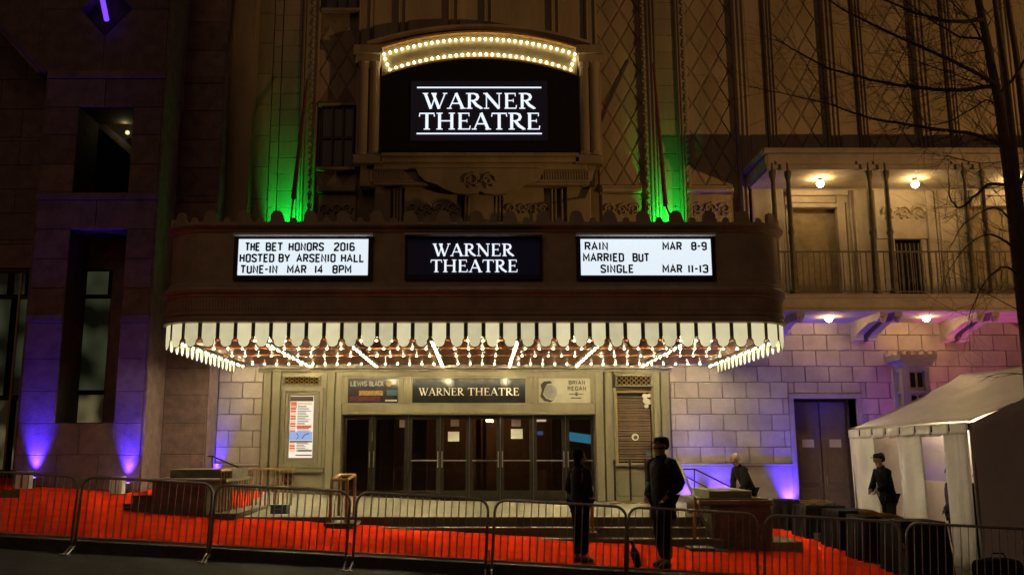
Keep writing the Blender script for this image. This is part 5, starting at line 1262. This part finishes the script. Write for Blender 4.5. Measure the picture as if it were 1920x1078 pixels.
# near gable end
def gab(u, v):
    x = TX0 + .02 + (TX1 - TX0) * u; zt_ = ze + (za_ - ze) * (1 - abs(2 * u - 1)) - .03; zb_ = zs(x, TY0) + .03
    return (x + .1 * v * sin(u * 9) * .3, TY0 + .04 * sin(u * 40) * (v ** .5) + .05 * sin(u * 11 + 2 * v) * v, zt_ + (zb_ - zt_) * v)
grid('gable_wall', gab, 90, 14, M['tent'], TN)
def gab2(u, v):
    x = TX0 + .02 + (TX1 - TX0) * u; zt_ = ze + (za_ - ze) * (1 - abs(2 * u - 1)) - .03; zb_ = ze - .1 if True else 0
    return (x, TY1 - .02 + .02 * sin(u * 30) * v, zt_ + (min(zb_, zt_ - .02) - zt_) * v)
grid('far_gable', gab2, 30, 4, M['tent'], TN)
grid('end_wall', lambda u, v: (TX0 + .1 + (TX1 - TX0 - .1) * u, TY1 - .06 + .05 * sin(u * 34) * v, ze + (zs(TX0 + (TX1 - TX0) * u, TY1) + .02 - ze) * v), 80, 6, M['tent'], TN)
grid('back_wall', lambda u, v: (TX1 - .03 + .04 * sin(u * 40), TY0 + (TY1 - TY0) * u, ze + (zs(TX1, TY0) - ze) * v), 50, 4, M['tent'], TN)
for (x, y) in ((TX0 + .03, TY0 + .03), (TX0 + .05, (TY0 + TY1) / 2), (TX0 + .05, TY1 - .05), (TX1 - .05, TY0 + .05), (TX1 - .05, TY1 - .05)):
    MB().tube([(x, y, zs(x, y)), (x, y, ze - .02)], .03, 8).build('pole', M['steel'], TN)
MB().tube([(TX0 + .05, TY0, ze - .04), (TX0 + .05, TY1, ze - .04)], .025, 8).build('eave_pole', M['steel'], TN); MB().tube([(XM, TY0, za_ - .04), (XM, TY1, za_ - .04)], .025, 8).build('ridge_pole', M['steel'], TN)
lw = thing('work_lamp', 'lamp glowing inside the white tent', 'lamp', (XM + .1, 19.3, 2.5)); MB().lathe((XM + .1, 19.3, 2.5), [(.02, 0), (.06, .03), (.06, .1), (.02, .14)], 10).build('globe', M['globe'], lw); MB().tube([(XM + .1, 19.3, 2.63), (XM + .1, 19.3, za_ - .05)], .006, 4).build('cord', M['blackplas'], lw)
lamp('tent_lamp_light', 'POINT', (XM + .1, 19.3, 2.35), (0, 0, 0), 45, (1, .72, .5), .15)

# ------------------------------------------------------------------ PEOPLE
def skin_obj(name, nodes, edges, m, par, sub=2, smooth=True):
    me = bpy.data.meshes.new(name); me.from_pydata([n[0] for n in nodes], edges, []); me.update(); me.materials.append(m)
    o = bpy.data.objects.new(name, me); COL.objects.link(o); o.parent = par; o.location = (0, 0, 0)
    bpy.context.view_layer.objects.active = o
    if not me.skin_vertices: 
        md = o.modifiers.new('skin', 'SKIN')
    else: md = o.modifiers.new('skin', 'SKIN')
    if not me.skin_vertices:
        bmx = bmesh.new(); bmx.from_mesh(me); bmx.verts.layers.skin.verify(); bmx.to_mesh(me); bmx.free()
    for i, n in enumerate(nodes):
        r = n[1]; sv = me.skin_vertices[0].data[i]; sv.radius = r if isinstance(r, tuple) else (r, r); sv.use_root = (i == 0)
    md.use_smooth_shade = True
    s2 = o.modifiers.new('sub', 'SUBSURF'); s2.levels = sub; s2.render_levels = sub
    return o
def person(label, x, y, z, H, yaw, coat, trouser, hairm, pose, female=False, cap=False, long_coat=.10, hair_long=False):
    """faces local +x; left side is +y"""
    t = thing('person', label, 'person', (x, y, z)); t.rotation_euler.z = yaw
    k = H / 1.8; lean = pose.get('lean', 0); V = lambda a, b, c: (a * k, b * k, c * k)
    hipz = pose.get('hip', .94); spread = pose.get('spread', .10)
    def up(h, fwd=0): # point on the leaning spine, h above the hip
        return V(sin(lean) * h + fwd * cos(lean), 0, hipz + cos(lean) * h - fwd * sin(lean))
    pel, sp, ch, nk0, nk, hd0, hd1, hd2 = up(0), up(.18), up(.40), up(.53), up(.585, .01), up(.66, .02), up(.74, .03), up(.83, .015)
    nodes = [(pel, .13 * k), (sp, (.12 * k, .11 * k)), (ch, .135 * k), (nk0, .075 * k), (nk, .052 * k), (hd0, .07 * k), (hd1, .087 * k), (hd2, .07 * k)]
    edges = [(0, 1), (1, 2), (2, 3), (3, 4), (4, 5), (5, 6), (6, 7)]
    def add(pt, r, pr_): nodes.append((pt, r)); edges.append((pr_, len(nodes) - 1)); return len(nodes) - 1
    # nose, chin, ears
    n_ = add(up(.715, .112), .013 * k, 6); add(up(.70, .128), .010 * k, n_); add(up(.655, .075), .022 * k, 5)
    ct = MB(); bulk = .88 if female else 1.0; bulk *= pose.get('bulk', 1)
    sw = .185 if not female else .16
    for sgn, key in ((1, 'L'), (-1, 'R')):
        sh = Vector(up(.485)) + Vector(V(0, sgn * sw, 0)); el = Vector(up(*pose['el' + key][:2])) + Vector(V(0, sgn * pose['el' + key][2], 0)); wr = Vector(up(*pose['wr' + key][:2])) + Vector(V(0, sgn * pose['wr' + key][2], 0))
        i = add(tuple(sh), .062 * k, 2); j = add(tuple(el), .042 * k, i); w_ = add(tuple(wr), .028 * k, j)
        dr = (wr - el).normalized(); side = Vector((0, sgn, 0)); palm = wr + dr * .06 * k; pi_ = add(tuple(palm), (.036 * k, .022 * k), w_)
        for q in range(4):
            off = side * ((q - 1.5) * .020 * k); b1 = palm + dr * .045 * k + off; b2 = b1 + dr * (.032 - .003 * abs(q - 1)) * k - Vector((0, 0, .012 * k)) * 0 + Vector((dr.z * -.3, 0, 0)) * .02 * k
            f1 = add(tuple(b1), .0095 * k, pi_); add(tuple(b2 - side * .003 * k), .008 * k, f1)
        th = wr + dr * .03 * k + Vector((.035 * k, 0, 0)); f1 = add(tuple(th), .011 * k, w_); add(tuple(th + dr * .035 * k), .009 * k, f1)
        ct.tube([sh + Vector((0, -sgn * .05 * k, .01 * k)), sh, sh.lerp(el, .5), el, el + (wr - el) * .12, el.lerp(wr, .6), el.lerp(wr, .96)], [q * k * bulk for q in (.075, .088, .082, .072, .070, .062, .054)], 12)
    tr_n = [(up(.02), .145 * k)]; tr_e = []
    for sgn, key in ((1, 'L'), (-1, 'R')):
        fx, fz = pose.get('foot' + key, (0, 0)); kn = pose.get('knee' + key, (0.02, .50))
        hp = V(0, sgn * .085, hipz - .04); kp = V(kn[0], sgn * spread, kn[1]); ap = V(fx - .02, sgn * spread, .085 + fz); tp = V(fx + .15, sgn * (spread + .02), .035 + fz)
        i = add(hp, .095 * k, 0); j = add(kp, .06 * k, i); a_ = add(ap, .042 * k, j); add(tp, (.042 * k, .03 * k), a_)
        b = len(tr_n); tr_n += [(hp, .112 * k), (kp, .082 * k), (V(fx - .02, sgn * spread, .10 + fz), .066 * k)]; tr_e += [(0, b), (b, b + 1), (b + 1, b + 2)]
        skin_obj('shoe', [(V(fx - .06, sgn * spread, .045 + fz), .048 * k), (V(fx + .04, sgn * (spread + .01), .045 + fz), .048 * k), (V(fx + .17, sgn * (spread + .02), .03 + fz), (.045 * k, .032 * k))], [(0, 1), (1, 2)], M['blackplas'], t)
    skin_obj('body', nodes, edges, M['skin'], t); 
    skin_obj('trousers', tr_n, tr_e, trouser, t)
    rings = [(up(.585), .062, .062), (up(.55), .078, .085), (up(.52), .10, .145), (up(.485), .118, .195), (up(.40), .138, .205), (up(.27), .142, .195), (up(.12), .138, .18), (up(0), .146, .19)]
    for q in (.35, .7, 1): rings.append((V(0, 0, hipz - long_coat * q - .02), .148 + .012 * q, .192 + .016 * q))
    vs = []; n_s = 20; wr_ = random.Random(int(x * 100))
    for c_, a_, b_ in rings:
        for q in range(n_s):
            an = 2 * pi * q / n_s; wv = 1 + wr_.uniform(-.02, .02); vs.append((c_[0] + a_ * k * bulk * wv * cos(an), c_[1] + b_ * k * bulk * wv * sin(an), c_[2]))
    ct.add(vs, [(i * n_s + q, i * n_s + (q + 1) % n_s, (i + 1) * n_s + (q + 1) % n_s, (i + 1) * n_s + q) for i in range(len(rings) - 1) for q in range(n_s)] + [tuple(range(n_s))[::-1], tuple(range((len(rings) - 1) * n_s, len(rings) * n_s))])
    ct.tube([up(.535), up(.60, .012)], [.088 * k, .074 * k], 14)
    co = ct.build('coat', coat, None, smooth=True, origin=(0, 0, 0)); co.parent = t
    hc = [(up(.85, -.01), .080 * k), (up(.79, -.035), (.104 * k, .104 * k)), (up(.71, -.05), .086 * k), (up(.66, -.055), .06 * k)]
    if hair_long: hc += [(up(.64, -.06), .06 * k), (up(.56, -.08), .05 * k)]
    skin_obj('hair', hc, [(i, i + 1) for i in range(len(hc) - 1)], hairm, t)
    if cap:
        c0 = Vector(up(.782, -.005)); cp_ = MB(); cp_.lathe(c0, [(.102 * k, -.02 * k), (.106 * k, .01 * k), (.100 * k, .045 * k), (.075 * k, .062 * k), (.02 * k, .070 * k)], 16)
        cp_.add([(c0.x + a_ * k, c0.y + b_ * k, c0.z + h_ * k) for h_ in (-.022, -.010) for a_, b_ in ((.05, -.085), (.11, -.07), (.155, -.03), (.155, .03), (.11, .07), (.05, .085))], [(5, 4, 3, 2, 1, 0), (6, 7, 8, 9, 10, 11)] + [(i, (i + 1) % 6, (i + 1) % 6 + 6, i + 6) for i in range(6)])
        cq = cp_.build('cap', M['black'], None, smooth=True, origin=(0, 0, 0)); cq.parent = t
    for sgn in (1, -1):
        e = Vector(up(.735, .095)) + Vector((0, sgn * .032 * k, 0)); o = MB().lathe((e.x, e.y, e.z), [(.003, -.009), (.011, 0), (.003, .009)], 8).build('eye', M['white'], None, origin=(0, 0, 0)); o.parent = t
        e2 = Vector(up(.72, .01)) + Vector((0, sgn * .088 * k, 0)); o = MB().lathe((e2.x, e2.y, e2.z - .02), [(.006, 0), (.016, .015), (.018, .035), (.006, .05)], 8).build('ear', M['skin'], None, origin=(0, 0, 0)); o.parent = t
    return t
pocket = dict(elL=(.20, -.06, .30), elR=(.20, -.06, .30), wrL=(.03, .10, .20), wrR=(.03, .10, .20))
YPp = 13.85
def stand(u, v, Y): x = FX(u, v, Y); return x, Y, zs(x, Y) + .015
x, y, z = stand(1247, 1060, 13.85)
person('tall man in a long dark coat and cap facing left behind the barricades', x, y, z, 1.88, radians(212), M['navy'], M['black'], M['darkhair'], dict(pocket, footL=(.05, 0), kneeL=(.05, .50), footR=(-.06, 0), kneeR=(0, .5)), cap=True, long_coat=.26)
x, y, z = stand(1090, 1056, 13.9)
person('woman in a dark jacket with her hair up standing behind the barricades', x, y, z, 1.64, radians(40), M['navy'], M['black'], M['darkhair'], dict(elL=(.2, -.05, .24), elR=(.2, -.05, .24), wrL=(.12, .14, .12), wrR=(.10, .14, .12), spread=.075), female=True, long_coat=.14, hair_long=True)
# bending person behind right planter
Yb = 19.4; x = FX(1404, 900, Yb)
person('light haired person in a dark jacket bending over behind the right planter', x, Yb, zs(x, Yb), 1.66, radians(195), M['black'], M['black'], M['greyhair'], dict(elL=(.26, .16, .24), elR=(.26, .16, .24), wrL=(.06, .30, .16), wrR=(.06, .30, .16), lean=.45, hip=.93))
# man at tent opening
Yt_ = Yat(1650) ; x = TX0 - .18
Yt_ += .35; x = FX(1664, 900, Yt_)
person('man in a dark coat and cap leaning at the opening of the tent', x, Yt_, zs(x, Yt_), 1.78, radians(185), M['darkcoat'], M['black'], M['darkhair'], dict(elL=(.26, .10, .27), elR=(.26, .10, .27), wrL=(.16, .26, .15), wrR=(.16, .26, .15), lean=.2), cap=True)
Y2 = 16.4; x = TX0 + .35
person('person in a purple tinted coat inside the tent behind the clear window', x, Y2, zs(x, Y2), 1.66, radians(140), M['purple'], M['black'], M['darkhair'], pocket)
Y3 = 15.35; x = TX0 + .28
person('dark clothed person just inside the near corner slit of the tent', x, Y3, zs(x, Y3), 1.68, radians(200), M['black'], M['black'], M['darkhair'], pocket)

# ------------------------------------------------------------------ TREE
YTR = 13.8
TR = thing('bare_tree', 'bare leafless street tree with dark branches at the right edge', 'tree', P(1962, 1090, YTR))
rt = random.Random(11)
def path(pts, y_end=0):
    n = len(pts); return [P(u, v, YTR + y_end * (i / max(1, n - 1))) for i, (u, v) in enumerate(pts)]
def smooth_path(p, m_=4):
    out = []
    for i in range(len(p) - 1):
        p0, p1, p2, p3 = p[max(i - 1, 0)], p[i], p[i + 1], p[min(i + 2, len(p) - 1)]
        for k in range(m_):
            t_ = k / m_; out.append(.5 * ((2 * p1) + (p2 - p0) * t_ + (2 * p0 - 5 * p1 + 4 * p2 - p3) * t_ ** 2 + (3 * p1 - p0 - 3 * p2 + p3) * t_ ** 3))
    out.append(p[-1]); return out
trunk = smooth_path(path([(1968, 1130), (1955, 960), (1938, 780), (1925, 640), (1914, 540), (1903, 440), (1893, 345), (1882, 262), (1872, 190), (1860, 130), (1847, 60), (1834, 0), (1815, -90), (1790, -200)]))
def taper(n, a, b): return [a + (b - a) * i / (n - 1) for i in range(n)]
MB().tube(trunk, taper(len(trunk), .105, .045), 12).build('trunk', M['bark'], TR, smooth=True)
stems = [([(1915, 560), (1915, 420), (1906, 330), (1896, 230), (1886, 140), (1874, 60), (1862, -20), (1850, -120)], .5, .06, .035), ([(1925, 640), (1935, 480), (1932, 340), (1918, 220), (1906, 110), (1892, 20), (1880, -90)], .9, .07, .04)]
br = [([(1868, 170), (1856, 163), (1796, 169), (1741, 167), (1677, 158), (1613, 145), (1549, 126), (1484, 92), (1455, 74)], .4, .040, .008),
      ([(1866, 160), (1854, 150), (1805, 124), (1719, 85), (1655, 56), (1591, 23), (1540, -8)], -.6, .038, .010),
      ([(1880, 275), (1875, 271), (1826, 252), (1762, 243), (1698, 233), (1634, 222), (1591, 209), (1549, 194), (1463, 175), (1399, 162)], .2, .036, .005),
      ([(1843, 40), (1833, 38), (1783, 41), (1741, 32), (1698, 17), (1640, -8)], -.4, .04, .012), ([(1862, 130), (1843, 76), (1800, 70), (1767, 51), (1732, 28), (1690, -5)], .8, .025, .008),
      ([(1892, 352), (1888, 348), (1855, 346), (1825, 370), (1799, 390), (1781, 370), (1779, 344)], -.3, .03, .008), ([(1880, 250), (1860, 190), (1820, 205), (1780, 228), (1730, 236), (1680, 236)], .6, .016, .004),
      ([(1905, 470), (1880, 450), (1850, 440), (1820, 455), (1790, 490), (1770, 530)], -.5, .02, .004), ([(1895, 400), (1920, 330), (1945, 250), (1965, 150)], .3, .03, .012),
      ([(1872, 180), (1905, 140), (1930, 100), (1960, 60)], -.5, .028, .01), ([(1900, 420), (1870, 390), (1835, 400), (1800, 430), (1780, 470)], -.7, .018, .004),
      ([(1912, 520), (1885, 500), (1855, 520), (1830, 560), (1815, 600)], -.8, .018, .004), ([(1855, 100), (1820, 40), (1790, 10), (1750, -30)], .5, .02, .006), ([(1868, 170), (1790, 140), (1730, 120), (1690, 100), (1640, 95)], -1.0, .012, .003)]
tw = MB()
def twig(p, d, L, r, depth):
    n = max(3, int(L / .09)); pts = [p]; dd = d.copy()
    for i in range(n):
        dd = (dd + Vector((rt.uniform(-.16, .16), rt.uniform(-.16, .16), rt.uniform(-.13, .16)))).normalized(); pts.append(pts[-1] + dd * L / n)
        if depth > 0 and rt.random() < .42:
            nd = (dd + Vector((rt.uniform(-.8, .8), rt.uniform(-.7, .7), rt.uniform(-.6, .8)))).normalized(); twig(pts[-1], nd, L * rt.uniform(.35, .6), r * .6, depth - 1)
    tw.tube(pts, taper(len(pts), r, r * .35), 4, cap=False)
for pts, ye_, r0, r1_ in stems:
    p = smooth_path(path(pts, ye_)); MB().tube(p, taper(len(p), r0, r1_), 9).build('stem', M['bark'], TR, smooth=True)
for pts, ye_, r0, r1_ in br:
    p = smooth_path(path(pts, ye_)); R_ = taper(len(p), r0, r1_)
    p = [q + Vector((rt.uniform(-1, 1), rt.uniform(-1, 1), rt.uniform(-1, 1))) * .008 for q in p]
    MB().tube(p, R_, 7).build('branch', M['bark'], TR, smooth=True)
    for i in range(3, len(p) - 1):
        for _ in range(2 if rt.random() < .8 else 1):
            d = (p[i + 1] - p[i - 1]).normalized(); nd = (d * .7 + Vector((rt.uniform(-.5, .5), rt.uniform(-.6, .6), rt.uniform(-.9, .9)))).normalized()
            twig(p[i], nd, rt.uniform(.35, 1.0), max(.0036, R_[i] * .22), 2 if pts[0][1] < 340 else 1)
for i in range(10, len(trunk), 2):
    nd = Vector((rt.uniform(-1, .3), rt.uniform(-.6, .6), rt.uniform(-.2, .8))).normalized(); twig(trunk[i], nd, rt.uniform(.5, 1.3), .009, 2)
tw.build('twigs', M['bark'], TR, stuff=True)
